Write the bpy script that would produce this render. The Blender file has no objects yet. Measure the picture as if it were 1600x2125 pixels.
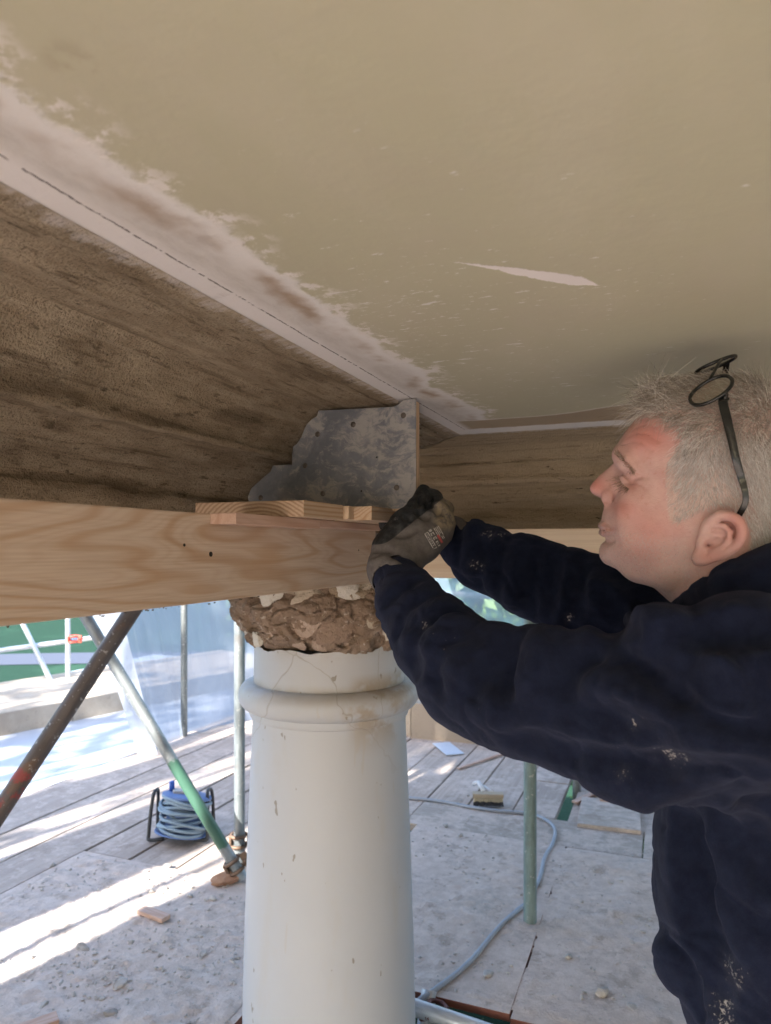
import bpy, bmesh, math, random
import numpy as np
from mathutils import Vector, Matrix
random.seed(7); RNG = np.random.default_rng(7)
SC = bpy.context.scene
COL = SC.collection
R = math.radians
# ------------------------------------------------------------------ camera
F = 1475.0; CX = 800.0; HY = 1137.0; CAMZ = 1.40      # focal length and horizon, in photo pixels
cam = bpy.data.cameras.new('camera'); camo = bpy.data.objects.new('camera', cam); COL.objects.link(camo)
cam.sensor_fit = 'HORIZONTAL'; cam.sensor_width = 36; cam.lens = F / 1600 * 36
cam.shift_y = (HY - 1062.5) / 1600
cam.clip_start = 0.02; cam.clip_end = 600
camo.location = (0, 0, CAMZ); camo.rotation_euler = (R(90), 0, 0)
cam.dof.use_dof = True; cam.dof.focus_distance = 1.1; cam.dof.aperture_fstop = 10.0
SC.camera = camo
# ------------------------------------------------------------------ sky, sun, exposure
SUN_AZ, SUN_EL = 34.0, 36.0            # light travels towards this azimuth (from +Y, clockwise)
w = bpy.data.worlds.new('World'); SC.world = w; w.use_nodes = True
nt = w.node_tree; nt.nodes.clear()
sky = nt.nodes.new('ShaderNodeTexSky'); sky.sky_type = 'NISHITA'; sky.sun_disc = False
sky.sun_elevation = R(SUN_EL); sky.sun_rotation = R(SUN_AZ + 180)
sky.air_density = 1.0; sky.dust_density = 1.5; sky.ozone_density = 1.0
bg = nt.nodes.new('ShaderNodeBackground'); bg.inputs['Strength'].default_value = 0.15
wo = nt.nodes.new('ShaderNodeOutputWorld')
nt.links.new(sky.outputs[0], bg.inputs[0]); nt.links.new(bg.outputs[0], wo.inputs[0])
sun = bpy.data.lights.new('sun', 'SUN'); sun.energy = 4.0; sun.angle = R(0.8); sun.color = (1, .96, .90)
suno = bpy.data.objects.new('sun', sun); COL.objects.link(suno)
tv = Vector((math.sin(R(SUN_AZ)) * math.cos(R(SUN_EL)), math.cos(R(SUN_AZ)) * math.cos(R(SUN_EL)), -math.sin(R(SUN_EL))))
suno.rotation_euler = tv.to_track_quat('-Z', 'Y').to_euler(); suno.location = (-6, -8, 12)
SC.view_settings.view_transform = 'Standard'; SC.view_settings.look = 'None'
SC.view_settings.gamma = 1; SC.view_settings.use_curve_mapping = False
SC.view_settings.exposure = 2.42
SC.render.engine = 'CYCLES'
cy = SC.cycles; cy.use_denoising = True; cy.max_bounces = 10; cy.diffuse_bounces = 6; cy.glossy_bounces = 3
cy.transmission_bounces = 6; cy.transparent_max_bounces = 12; cy.caustics_reflective = False; cy.caustics_refractive = False
cy.sample_clamp_indirect = 6.0
# ------------------------------------------------------------------ helpers: places
ANG = math.atan2((1381 - CX), F)                      # the portico runs away at this angle to the view
DX, DY = math.sin(ANG), math.cos(ANG)                 # D: along the left cornice;  N = (DY,-DX): into the portico
TH = -ANG
def ns(n, s, z=0.0): return (n * DY + s * DX, -n * DX + s * DY, z)
def to_ns(p): return (p[0] * DY - p[1] * DX, p[0] * DX + p[1] * DY, p[2])
def P(px, py, y): return np.array(((px - CX) / F * y, y, CAMZ - (py - HY) / F * y))
def on_z(px, py, z=0.0):
    y = (CAMZ - z) * F / (py - HY); return P(px, py, y)
def on_s(px, py, s):
    rx = (px - CX) / F; return P(px, py, s / (rx * DX + DY))
# ------------------------------------------------------------------ helpers: objects
def mesh_data(name, verts, faces, smooth=False):
    me = bpy.data.meshes.new(name)
    me.from_pydata([tuple(map(float, v)) for v in verts], [], [tuple(map(int, f)) for f in faces]); me.update()
    if smooth: me.polygons.foreach_set('use_smooth', [True] * len(me.polygons))
    return me
def link(name, me, mat=None, parent=None, loc=(0, 0, 0), rot=(0, 0, 0)):
    o = bpy.data.objects.new(name, me); COL.objects.link(o)
    o.location = loc; o.rotation_euler = rot
    if mat is not None and me is not None and not me.materials: me.materials.append(mat)
    if parent is not None: o.parent = parent
    return o
def tag(o, label=None, cat=None, group=None, kind=None):
    if label: o['label'] = label
    if cat: o['category'] = cat
    if group: o['group'] = group
    if kind: o['kind'] = kind
    return o
def thing(name, label, cat, loc=(0, 0, 0), rot=(0, 0, 0), group=None):
    o = bpy.data.objects.new(name, None); COL.objects.link(o); o.location = loc; o.rotation_euler = rot
    o.empty_display_size = .1
    return tag(o, label, cat, group)
class MB:
    """collects geometry for ONE mesh"""
    def __init__(s): s.v = []; s.f = []
    def add(s, v, f):
        b = len(s.v); s.v += [tuple(map(float, q)) for q in v]; s.f += [tuple(i + b for i in q) for q in f]; return s
    def box(s, c, d, rz=0.0, bev=0.0, M=None):
        bm = bmesh.new(); bmesh.ops.create_cube(bm, size=1)
        for q in bm.verts: q.co = Vector((q.co.x * d[0], q.co.y * d[1], q.co.z * d[2]))
        if bev > 0: bmesh.ops.bevel(bm, geom=list(bm.edges), offset=bev, segments=2, affect='EDGES', profile=.6)
        mt = Matrix.Translation(c) @ (M.to_4x4() if M is not None else Matrix.Rotation(rz, 4, 'Z'))
        bm.transform(mt); bm.verts.index_update()
        s.add([q.co for q in bm.verts], [[q.index for q in f.verts] for f in bm.faces]); bm.free(); return s
    def tube(s, pts, rad, k=12, cap=True, closed=False):
        pts = [Vector(p) for p in pts]; n = len(pts)
        rad = [rad] * n if np.isscalar(rad) else list(rad)
        v = []; up = Vector((0, 0, 1)); prev = None
        for i, p in enumerate(pts):
            if closed: t = pts[(i + 1) % n] - pts[i - 1]
            else: t = pts[min(i + 1, n - 1)] - pts[max(i - 1, 0)]
            t.normalize()
            if prev is None:
                a = t.cross(up if abs(t.z) < .9 else Vector((1, 0, 0))).normalized()
            else:
                a = (prev - t * prev.dot(t)).normalized()
            b = t.cross(a); prev = a
            for j in range(k):
                th = 2 * math.pi * j / k
                v.append(p + (a * math.cos(th) + b * math.sin(th)) * rad[i])
        f = []
        for i in range(n if closed else n - 1):
            for j in range(k):
                i2 = (i + 1) % n
                f.append((i * k + j, i * k + (j + 1) % k, i2 * k + (j + 1) % k, i2 * k + j))
        if cap and not closed:
            f.append(tuple(range(k))[::-1]); f.append(tuple((n - 1) * k + j for j in range(k)))
        return s.add(v, f)
    def lathe(s, prof, k=64, c=(0, 0, 0), cap=False):
        v = []
        for (r, z) in prof:
            for j in range(k):
                a = 2 * math.pi * j / k; v.append((c[0] + r * math.cos(a), c[1] + r * math.sin(a), c[2] + z))
        f = [(i * k + j, i * k + (j + 1) % k, (i + 1) * k + (j + 1) % k, (i + 1) * k + j) for i in range(len(prof) - 1) for j in range(k)]
        if cap: f += [tuple(range(k))[::-1], tuple((len(prof) - 1) * k + j for j in range(k))]
        return s.add(v, f)
    def build(s, name, mat, parent=None, smooth=False, loc=(0, 0, 0), rot=(0, 0, 0)):
        return link(name, mesh_data(name, s.v, s.f, smooth), mat, parent, loc, rot)
def auto_smooth(o, deg=40):
    me = o.data; me.polygons.foreach_set('use_smooth', [True] * len(me.polygons))
    try: me.set_sharp_from_angle(angle=R(deg))
    except Exception: pass
    return o
def cr(pts, m=8):
    """Catmull-Rom through points"""
    p = [np.array(q, float) for q in pts]; p = [2 * p[0] - p[1]] + p + [2 * p[-1] - p[-2]]; out = []
    for i in range(1, len(p) - 2):
        for j in range(m):
            t = j / m
            out.append(.5 * ((2 * p[i]) + (p[i + 1] - p[i - 1]) * t + (2 * p[i - 1] - 5 * p[i] + 4 * p[i + 1] - p[i + 2]) * t * t + (3 * p[i] - p[i - 1] - 3 * p[i + 1] + p[i + 2]) * t ** 3))
    return out + [p[-2]]
# numpy gradient noise
_perm = RNG.permutation(512); _perm = np.concatenate([_perm, _perm, _perm])
_g = RNG.normal(size=(512, 3)); _g /= np.linalg.norm(_g, axis=1)[:, None]
def gnoise(x, y, z):
    x, y, z = np.broadcast_arrays(np.asarray(x, float), np.asarray(y, float), np.asarray(z, float))
    xi, yi, zi = np.floor(x).astype(int), np.floor(y).astype(int), np.floor(z).astype(int)
    xf, yf, zf = x - xi, y - yi, z - zi
    u, v, ww = [t * t * t * (t * (t * 6 - 15) + 10) for t in (xf, yf, zf)]
    out = 0
    for dx in (0, 1):
        for dy in (0, 1):
            for dz in (0, 1):
                h = _perm[(_perm[(_perm[(xi + dx) & 511] + yi + dy) & 511] + zi + dz) & 511]
                g = _g[h]
                d = g[..., 0] * (xf - dx) + g[..., 1] * (yf - dy) + g[..., 2] * (zf - dz)
                out = out + d * (u if dx else 1 - u) * (v if dy else 1 - v) * (ww if dz else 1 - ww)
    return out * 1.4
def fbm(x, y, z, o=4, g=.5):
    a = 1.0; t = 0; q = 1.0
    for _ in range(o):
        t = t + a * gnoise(x * q, y * q, z * q + 7.3 * q); a *= g; q *= 2.03
    return t
# ------------------------------------------------------------------ helpers: node materials
class S:
    def __init__(s, T, k): s.T = T; s.k = k
    def _m(s, op, o, rev=False): return s.T.math(op, o, s) if rev else s.T.math(op, s, o)
    def __add__(s, o): return s._m('ADD', o)
    __radd__ = __add__
    def __mul__(s, o): return s._m('MULTIPLY', o)
    __rmul__ = __mul__
    def __sub__(s, o): return s._m('SUBTRACT', o)
    def __rsub__(s, o): return s._m('SUBTRACT', o, True)
    def __truediv__(s, o): return s._m('DIVIDE', o)
    def abs(s): return s.T.math('ABSOLUTE', s, 0)
    def sin(s): return s.T.math('SINE', s, 0)
    def max(s, o): return s._m('MAXIMUM', o)
    def min(s, o): return s._m('MINIMUM', o)
    def pow(s, o): return s._m('POWER', o)
    def step(s, a, b): return s.T.step(s, a, b)
class T:
    def __init__(s, name):
        s.m = bpy.data.materials.new(name); s.m.use_nodes = True; s.nt = s.m.node_tree; s.nt.nodes.clear()
        s.out = s.nt.nodes.new('ShaderNodeOutputMaterial')
    def node(s, t): return s.nt.nodes.new(t)
    def put(s, inp, v):
        if isinstance(v, S): s.nt.links.new(v.k, inp)
        elif isinstance(v, (tuple, list)):
            inp.default_value = tuple(v) + ((1,) if len(v) == 3 and len(inp.default_value) == 4 else ())
        else: inp.default_value = v
    def math(s, op, a, b, c=None):
        n = s.node('ShaderNodeMath'); n.operation = op; s.put(n.inputs[0], a); s.put(n.inputs[1], b)
        if c is not None: s.put(n.inputs[2], c)
        return S(s, n.outputs[0])
    def step(s, x, a, b):
        n = s.node('ShaderNodeMapRange'); n.interpolation_type = 'SMOOTHSTEP'; s.put(n.inputs[0], x)
        if a < b: s.put(n.inputs[1], a); s.put(n.inputs[2], b); s.put(n.inputs[3], 0.0); s.put(n.inputs[4], 1.0)
        else: s.put(n.inputs[1], b); s.put(n.inputs[2], a); s.put(n.inputs[3], 1.0); s.put(n.inputs[4], 0.0)
        return S(s, n.outputs[0])
    def co(s): return S(s, s.node('ShaderNodeTexCoord').outputs['Object'])
    def xyz(s, v):
        n = s.node('ShaderNodeSeparateXYZ'); s.put(n.inputs[0], v); return [S(s, q) for q in n.outputs]
    def comb(s, x, y, z):
        n = s.node('ShaderNodeCombineXYZ')
        for i, q in zip(n.inputs, (x, y, z)): s.put(i, q)
        return S(s, n.outputs[0])
    def vmul(s, v, k):
        n = s.node('ShaderNodeVectorMath'); n.operation = 'MULTIPLY'; s.put(n.inputs[0], v); s.put(n.inputs[1], k); return S(s, n.outputs[0])
    def vadd(s, v, k):
        n = s.node('ShaderNodeVectorMath'); n.operation = 'ADD'; s.put(n.inputs[0], v); s.put(n.inputs[1], k); return S(s, n.outputs[0])
    def noise(s, v, scale, detail=3, rough=.55, dist=0.0):
        n = s.node('ShaderNodeTexNoise'); s.put(n.inputs['Vector'], v); s.put(n.inputs['Scale'], scale)
        n.inputs['Detail'].default_value = detail; n.inputs['Roughness'].default_value = rough; n.inputs['Distortion'].default_value = dist
        return S(s, n.outputs[0])
    def voro(s, v, scale, feat='F1'):
        n = s.node('ShaderNodeTexVoronoi'); n.feature = feat; s.put(n.inputs['Vector'], v); s.put(n.inputs['Scale'], scale); return S(s, n.outputs['Distance'])
    def rnd(s): return S(s, s.node('ShaderNodeObjectInfo').outputs['Random'])
    def attr(s, name):
        n = s.node('ShaderNodeAttribute'); n.attribute_name = name; return n
    def mix(s, f, a, b, mode='MIX'):
        n = s.node('ShaderNodeMix'); n.data_type = 'RGBA'; n.blend_type = mode
        s.put(n.inputs[0], f); s.put(n.inputs[6], a); s.put(n.inputs[7], b); return S(s, n.outputs[2])
    def bump(s, h, strength=.5, dist=.01, normal=None):
        n = s.node('ShaderNodeBump'); s.put(n.inputs['Height'], h); s.put(n.inputs['Strength'], strength); s.put(n.inputs['Distance'], dist)
        if normal is not None: s.put(n.inputs['Normal'], normal)
        return S(s, n.outputs[0])
    def pbr(s, col, rough=.7, normal=None, metal=0.0, **kw):
        n = s.node('ShaderNodeBsdfPrincipled'); s.put(n.inputs['Base Color'], col); s.put(n.inputs['Roughness'], rough); s.put(n.inputs['Metallic'], metal)
        if normal is not None: s.put(n.inputs['Normal'], normal)
        for k, v in kw.items(): s.put(n.inputs[k.replace('_', ' ')], v)
        return S(s, n.outputs[0])
    def done(s, sh):
        s.nt.links.new(sh.k, s.out.inputs['Surface']); return s.m
def plain(name, col, rough=.6, metal=0.0, var=.12, scale=30, bump=.15, **kw):
    t = T(name); c = t.co(); q = t.noise(c, scale, 4)
    a = tuple(x * (1 - var) for x in col); b = tuple(min(1, x * (1 + var)) for x in col)
    return t.done(t.pbr(t.mix(q, a, b), rough, t.bump(t.noise(c, scale * 4, 3), bump, .002), metal, **kw))
# ================================================================== materials of the setting
def mat_ceiling():
    t = T('ceiling_paint'); c = t.co(); n, s, _ = t.xyz(c)
    big = t.noise(c, 1.6, 3); fine = t.noise(c, 60, 4, .65); mid = t.noise(c, 9, 4, .6)
    cream = t.mix(big.step(.3, .7), (.505, .493, .368), (.482, .474, .353))
    cream = t.mix(t.noise(t.vmul(c, (1, .45, 1)), 11, 5, .7).step(.42, .7) * .32, cream, (.56, .53, .44))
    cream = t.mix(t.noise(c, 4.5, 5, .7).step(.35, .75) * .6, cream, (.475, .445, .355))
    # sparse dull blotches
    cream = t.mix(t.noise(c, 14, 3).step(.68, .8) * .35, cream, (.36, .31, .22))
    cw = t.vadd(c, t.comb(t.noise(c, 22, 3) * .02, t.noise(c, 25, 3) * .02, 0.0))
    # scuffs and flaked specks, denser near the corner
    st = t.vmul(c, (1.0, 3.2, 1.0))
    near = n.step(.35, -.30) * s.step(.25, .8)
    speck = t.noise(st, 24, 5, .7)
    scuff = (speck + near * .10 + (t.noise(c, 3.2, 3) - .5) * .25).step(.725, .76)
    scuff2 = (t.noise(st, 60, 4, .7) + near * .11 + (t.noise(c, 5, 2) - .5) * .22).step(.75, .78)
    white = t.mix(mid, (.80, .795, .80), (.73, .725, .73))
    col = t.mix((scuff * .8).max(scuff2 * .8), cream, white)
    # a long gash of bare white plaster
    ax, ay, bx, by = -.181, .636, -.062, .745
    L = math.hypot(bx - ax, by - ay); ux, uy = (bx - ax) / L, (by - ay) / L
    al = (n - ax) * ux + (s - ay) * uy; ac = ((n - ax) * (-uy) + (s - ay) * ux) + (t.noise(c, 34, 6, .75) - .5) * .016
    wd = .0010 + .0105 * al.step(.0, L * .72) * al.step(L * 1.03, L * .80)
    gash = (wd - ac.abs()).step(-.0007, .0009) * al.step(-.004, .004) * al.step(L + .004, L - .004)
    col = t.mix(gash, col, (.82, .79, .79))
    # brown smudge patch
    sm = ((n - (-.30)) * (n - (-.30)) + (s - .30) * (s - .30)).step(.0005, 0.0) * t.noise(c, 55, 3).step(.45, .6)
    col = t.mix(sm * .28, col, (.32, .24, .17))
    # white filler band along the left cornice
    wob = (t.noise(t.vmul(c, (.0, 1, 0)), 4.2, 3) - .5) * .10 + (t.noise(c, 17, 5, .62) - .5) * .045
    edge = n + .342 + wob
    band = edge.step(.010, -.010) * (t.noise(c, 33, 5, .65) + edge.step(.002, -.02) * .6).step(.42, .60)
    streaks = t.noise(t.vmul(c, (3.0, 1, 1)), 26, 5, .7)
    grey = t.mix(streaks.step(.35, .7), (.665, .65, .64), (.57, .55, .535))
    bandcol = t.mix(edge.step(-.012, -.055), white, grey)
    bandcol = t.mix(n.step(-.398, -.425), bandcol, (.80, .785, .80))
    stain = (edge + .03).abs().step(.022, .0) * t.noise(t.vmul(c, (1, .8, 1)), 7, 4).step(.47, .62)
    bandcol = t.mix(stain * .85, bandcol, t.mix(fine, (.25, .165, .10), (.45, .35, .26)))
    bandcol = t.mix(t.noise(c, 12, 5, .7).step(.60, .72) * .45, bandcol, (.46, .42, .41))
    col = t.mix(band, col, bandcol)
    # flaked rim, white, just outside the band
    rim = (edge - .004).abs().step(.030, .0) * t.noise(c, 30, 6, .72).step(.50, .58)
    col = t.mix(rim * .9, col, (.78, .755, .75))
    # pencil line
    pl = (n + .4185 + (t.noise(c, 9, 2) - .5) * .004 + (t.noise(c, 160, 2) - .5) * .003).abs().step(.0015, .0006) * t.noise(c, 130, 2).step(.36, .5)
    col = t.mix(pl * .9, col, (.06, .055, .06))
    # strip of bare plaster and white along the far cornice
    bs = s - 1.442 + n.step(-.22, -.02) * .06 + (t.noise(c, 7, 3) - .5) * .03
    bare = bs.step(-.002, .002) * n.step(-.415, -.395)
    col = t.mix(bare, col, t.mix(mid, (.42, .35, .26), (.36, .29, .21)))
    col = t.mix((bs + .004).abs().step(.008, .0) * n.step(-.41, -.39) * .8, col, (.70, .66, .62))
    ws = (s - 1.548 + (t.noise(c, 30, 4) - .5) * .02).step(-.006, .004)
    col = t.mix(ws, col, white)
    h = fine * .35 + mid * .8 + t.noise(t.vmul(c, (1, .35, 1)), 26, 4, .6) * .5 + band * .5 + scuff * .3 + gash * -.6 + streaks * band * .5
    return t.done(t.pbr(col, .62, t.bump(h, .35, .004), Specular_IOR_Level=.3))
def mat_cornice():
    t = T('cornice_render'); c = t.co(); n, s, z = t.xyz(c)
    along = t.vmul(c, (1.0, .16, 1.0)); alr = t.vmul(c, (.16, 1.0, 1.0))
    onr = s + n - 1.163                       # which side of the mitre
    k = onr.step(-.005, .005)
    v = t.comb(n * (1.0 - k * .72), s * (.28 + k * .72), z)
    v = t.vadd(v, t.comb(0.0, k * 3.0, 0.0))
    str1 = t.noise(v, 30, 5, .65); str2 = t.noise(v, 95, 4, .6); g = t.noise(c, 330, 3, .65); pat = t.noise(c, 6, 4, .6)
    col = t.mix(str1.step(.3, .7), (.315, .25, .175), (.50, .415, .305))
    col = t.mix(pat.step(.45, .7) * .55, col, (.55, .465, .35))
    col = t.mix(str2.step(.56, .70) * .65, col, (.10, .072, .045)); col = t.mix(t.noise(v, 17, 3, .5).step(.56, .66) * .5, col, (.13, .095, .06)); col = t.mix(g.step(.50, .66) * .5, col, (.11, .085, .06)); col = t.mix(t.noise(c, 200, 3, .7).step(.58, .70) * .35, col, (.50, .42, .32))
    col = t.mix(k * .55, col, (.62, .50, .335))  # right run paler: its stronger daylight is put into the colour
    rl = t.noise(t.comb(n * (1.0 - k * .95), s * (.05 + k * .95), z), 42, 4, .6); col = t.mix(rl.step(.56, .66) * (.55 - k * .32), col, (.13, .095, .06)); col = t.mix(rl.step(.44, .36) * .35, col, (.58, .49, .37))  # ridge shading put into the colour: dark grooves, pale crests
    pit = t.noise(v, 60, 6, .75).step(.63, .70)
    col = t.mix(pit * .8, col, (.06, .042, .026))
    # pale skim feathered out along the ceiling edge
    fe = (n + .447) * (1.0 - k) + (1.61 - s) * k; fz = t.noise(t.comb(n * (.35 + k * .65), s * (1.0 - k * .65), z), 75, 6, .7)
    top = (fe + (fz - .5) * .045 + (t.noise(c, 11, 3) - .5) * .03).step(-.020, -.004)
    col = t.mix(top * .85, col, t.mix(fz.step(.4, .6), (.66, .58, .46), (.74, .69, .66)))
    h = str1 * .6 - rl * (.9 + k * .4) + str2 * .5 + g * .6 - pit * .8 + pat * .3 + t.noise(c, 150, 4, .7) * .6
    return t.done(t.pbr(col, .92, t.bump(h, 1.0, .010), Specular_IOR_Level=.15))
def mat_wood(name, axis=1, light=(.62, .47, .32), dark=(.47, .285, .145), ringk=95.0, dusty=.25, seed=0.0, cross=.09, oz=1.5, ws=9):
    """sawn softwood; axis = the long axis of the piece"""
    t = T(name); c = t.vadd(t.co(), (seed, seed * 1.7, seed * .6)); st = [1, 1, 1]; st[axis] = cross
    v = t.vmul(c, tuple(st)); x = t.xyz(v); o = [q for i, q in enumerate(x) if i != axis]
    warp = t.noise(v, ws, 2, .45)
    f = warp + o[1] * oz + o[0] * .5
    ring = ((f * ringk).sin() * .5 + .5)
    ring = ring.pow(3.2)
    fine_ = ((f * (ringk * 3.1) + o[1] * 260.0).sin() * .5 + .5).pow(2.0)
    fib = t.noise(t.vmul(c, tuple(.02 if i == axis else 1 for i in range(3))), 420, 3)
    blot = t.noise(v, 14, 3)
    col = t.mix(ring * (.45 + blot * .75), light, dark)
    col = t.mix(fine_ * .22, col, tuple(.5 * (p + q) for p, q in zip(light, dark)) if False else dark)
    col = t.mix(fib.step(.4, .7) * .25, col, tuple(q * .75 for q in dark))
    col = t.mix(t.noise(c, 7, 4).step(.4, .75) * dusty, col, (.55, .50, .44))
    col = t.mix(t.noise(v, 13, 2).step(.60, .66) * .55 * (1.0 if oz < 1 else 0.0), col, (.50, .31, .165))
    kn = t.voro(t.vmul(v, (1, 1, 1)), 9).step(.055, .03)
    col = t.mix(kn * .7, col, (.22, .11, .05))
    return t.done(t.pbr(col, .65, t.bump(ring * .3 + fib * .6, .3, .0015), Specular_IOR_Level=.3))
def mat_deck(name, a, b, dust=.6, axis=1, gritty=1.0, seed=0.0):
    t = T(name); c = t.vadd(t.co(), (seed, 0, 0)); r = t.rnd(); st = [1, 1, 1]; st[axis] = .05
    v = t.vadd(t.vmul(c, tuple(st)), t.comb(r * 9.0, r * 5.0, 0.0))
    gr = t.noise(v, 45, 4, .6)
    col = t.mix(gr.step(.3, .7), a, b); col = t.mix(r * .35, col, tuple(q * .72 for q in a))
    d = t.noise(c, 3.1, 5, .65); d2 = t.noise(c, 22, 5, .7); sp = t.noise(c, 120, 3, .7)
    dm = (d + (d2 - .5) * .5).step(.62 - dust * .45, .72 - dust * .25)
    col = t.mix(dm * (.55 + .4 * dust), col, t.mix(d2.step(.35, .7), (.545, .45, .39), (.665, .565, .50)))
    col = t.mix(sp.step(.60, .74) * .4 * dust, col, (.70, .67, .64))
    col = t.mix(t.noise(c, 40, 4, .75).step(.62, .73) * .5, col, (.17, .13, .10))
    col = t.mix(t.noise(c, 8, 6, .7).step(.53, .66) * .55, col, (.30, .245, .20))
    h = d2 * .6 * gritty + sp * .45 * gritty + gr * .3
    return t.done(t.pbr(col, .9, t.bump(h, .65, .008), Specular_IOR_Level=.15))
def mat_tube(name, base, paint=None, lo=0.0, hi=0.0, rust=.3, metal=.55, rough=.45, axis=2):
    """scaffold tube; its length runs along local z"""
    t = T(name); c = t.co(); z = t.xyz(c)[2]
    a = t.noise(t.vmul(c, (1, 1, .2)), 40, 5, .65); b = t.noise(c, 9, 4)
    col = t.mix(a.step(.35, .7), base, tuple(q * .66 for q in base))
    col = t.mix(b.step(.56, .68) * rust, col, (.20, .11, .065))
    col = t.mix(t.noise(c, 70, 3).step(.62, .7) * .5, col, (.60, .59, .57))
    me = metal
    if paint:
        pm = (z + (t.noise(c, 60, 3) - .5) * .05).step(lo - .006, lo + .006) * (z + (t.noise(c, 50, 3) - .5) * .04).step(hi + .006, hi - .006)
        pm = pm * ((1.0 if paint[1] > paint[0] else t.noise(c, 26, 4, .6).step(.5, .6)))
        col = t.mix(pm * .92, col, paint); me = (1.0 - pm) * metal
    return t.done(t.pbr(col, rough, t.bump(a + t.noise(c, 160, 3) * .4, .25, .002), me))
def mat_column():
    t = T('column_paint'); c = t.co(); x, y, z = t.xyz(c)
    b = t.noise(c, 2.5, 4); col = t.mix(b, (.50, .52, .555), (.57, .585, .62))
    v = t.vmul(c, (1, 1, .30))
    drip = t.noise(v, 10, 5, .6).step(.56, .72); col = t.mix(drip * .22, col, (.52, .47, .39))
    chip = t.noise(t.vmul(c, (1, 1, .5)), 46, 2, .5).step(.715, .74); col = t.mix(chip * .8, col, (.28, .25, .21))
    dirt = z.step(1.10, 1.17) * t.noise(c, 14, 5, .65).step(.44, .62) + z.step(1.0, 1.03) * z.step(1.06, 1.035) * t.noise(c, 11, 4).step(.35, .6); col = t.mix(dirt * .5, col, (.45, .39, .31))
    # bare grey brown patch on the right of the neck moulding, where the paint came away
    ang = (x * .92 - y * .38)
    pat = ((ang - .195).abs().step(.070, .030) * z.step(.86, .97) * z.step(1.085, 1.05) * (t.noise(c, 9, 4, .6)).step(.44, .56))
    col = t.mix(pat * .85, col, t.mix(t.noise(c, 50, 4), (.36, .29, .22), (.46, .39, .31)))
    scr = t.noise(t.vmul(c, (2, 2, .22)), 17, 2).step(.69, .71); col = t.mix(scr * .25, col, (.5, .45, .38))
    crack = t.voro(t.vadd(t.vmul(c, (1, 1, .7)), t.comb(b * .3, 0.0, b * .2)), 3.4, 'DISTANCE_TO_EDGE').step(.006, .002) * z.step(.75, 1.0)
    col = t.mix(crack * .45, col, (.33, .29, .24))
    return t.done(t.pbr(col, .48, t.bump(t.noise(c, 22, 4) * .5 - chip * .5 + t.noise(c, 150, 3) * .15 - pat * .7 - crack * .4, .35, .004), Specular_IOR_Level=.35))
def mat_rubble(name, cols, bumpd=.01, sc=14):
    t = T(name); c = t.co(); a = t.noise(c, sc, 5, .65); b = t.noise(c, sc * .45, 3); r = t.rnd()
    col = t.mix(a.step(.3, .7), cols[0], cols[1]); col = t.mix((b + (r - .5) * .4).step(.5, .62), col, cols[2])
    col = t.mix(t.noise(c, sc * 5, 4, .7).step(.58, .7) * .7, col, cols[3])
    return t.done(t.pbr(col, .93, t.bump(a + t.noise(c, sc * 7, 4, .7) * .5, 1.0, bumpd), Specular_IOR_Level=.12))
def mat_grass(name, a, b):
    t = T(name); c = t.co(); p = t.noise(c, .35, 4); q = t.noise(c, 9, 5, .7)
    col = t.mix(q, a, b); col = t.mix(p.step(.5, .65) * .6, col, tuple(min(1, k * 1.5) for k in b))
    return t.done(t.pbr(col, .9, t.bump(q, .8, .05), Specular_IOR_Level=.1))
def mat_poly(name, tr=.35, tint=(.86, .9, .95)):
    t = T(name); c = t.co(); q = t.noise(t.vmul(c, (1, 1, .25)), 7, 5, .6); f = t.noise(c, 45, 3)
    nb = t.bump(q + f * .12, .8, .03)
    tl = t.node('ShaderNodeBsdfTranslucent'); tl.inputs[0].default_value = tint + (1,); t.put(tl.inputs['Normal'], nb)
    df = t.node('ShaderNodeBsdfPrincipled'); df.inputs['Base Color'].default_value = tint + (1,); df.inputs['Roughness'].default_value = .28; t.put(df.inputs['Normal'], nb)
    m1 = t.node('ShaderNodeMixShader'); m1.inputs[0].default_value = .45
    t.nt.links.new(tl.outputs[0], m1.inputs[1]); t.nt.links.new(df.outputs[0], m1.inputs[2])
    tp = t.node('ShaderNodeBsdfTransparent'); tp.inputs[0].default_value = (.95, .97, 1, 1)
    m2 = t.node('ShaderNodeMixShader'); t.put(m2.inputs[0], 1.0 - tr * (.5 + q))
    t.nt.links.new(tp.outputs[0], m2.inputs[1]); t.nt.links.new(m1.outputs[0], m2.inputs[2])
    return t.done(S(t, m2.outputs[0]))
M_CEIL = mat_ceiling(); M_CORN = mat_cornice(); M_COL = mat_column()
M_BEAM = mat_wood('beam_timber', 1, (.635, .52, .415), (.50, .335, .215), ringk=84, cross=.15, dusty=.15, oz=.55, ws=10)
M_BEAMX = mat_wood('cross_beam_timber', 0, (.80, .68, .53), (.70, .54, .38), ringk=34, seed=3.1, dusty=.1, cross=.07)  # lightened to carry the sun patches falling on this beam
M_BLOCK = mat_wood('block_timber', 1, (.56, .42, .29), (.40, .235, .12), ringk=190, seed=5.3, cross=.03)
M_BATTEN = mat_wood('batten_timber', 1, (.58, .41, .33), (.46, .29, .21), ringk=80, seed=1.3)
M_PLYBACK = mat_wood('plywood_backing_wood', 2, (.62, .46, .31), (.45, .29, .17), ringk=120, seed=2.2)
M_BOARD = mat_deck('scaffold_board_wood', (.42, .345, .295), (.53, .445, .385), .36)
M_PLANK = mat_deck('cross_plank_wood', (.41, .35, .30), (.51, .445, .39), .5, axis=0, seed=4.0)
M_SHEET = mat_deck('dusty_plywood', (.40, .34, .30), (.50, .44, .40), .95, seed=9.0)
M_PLYEDGE = plain('plywood_red_edge', (.22, .075, .045), .7)
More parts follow.
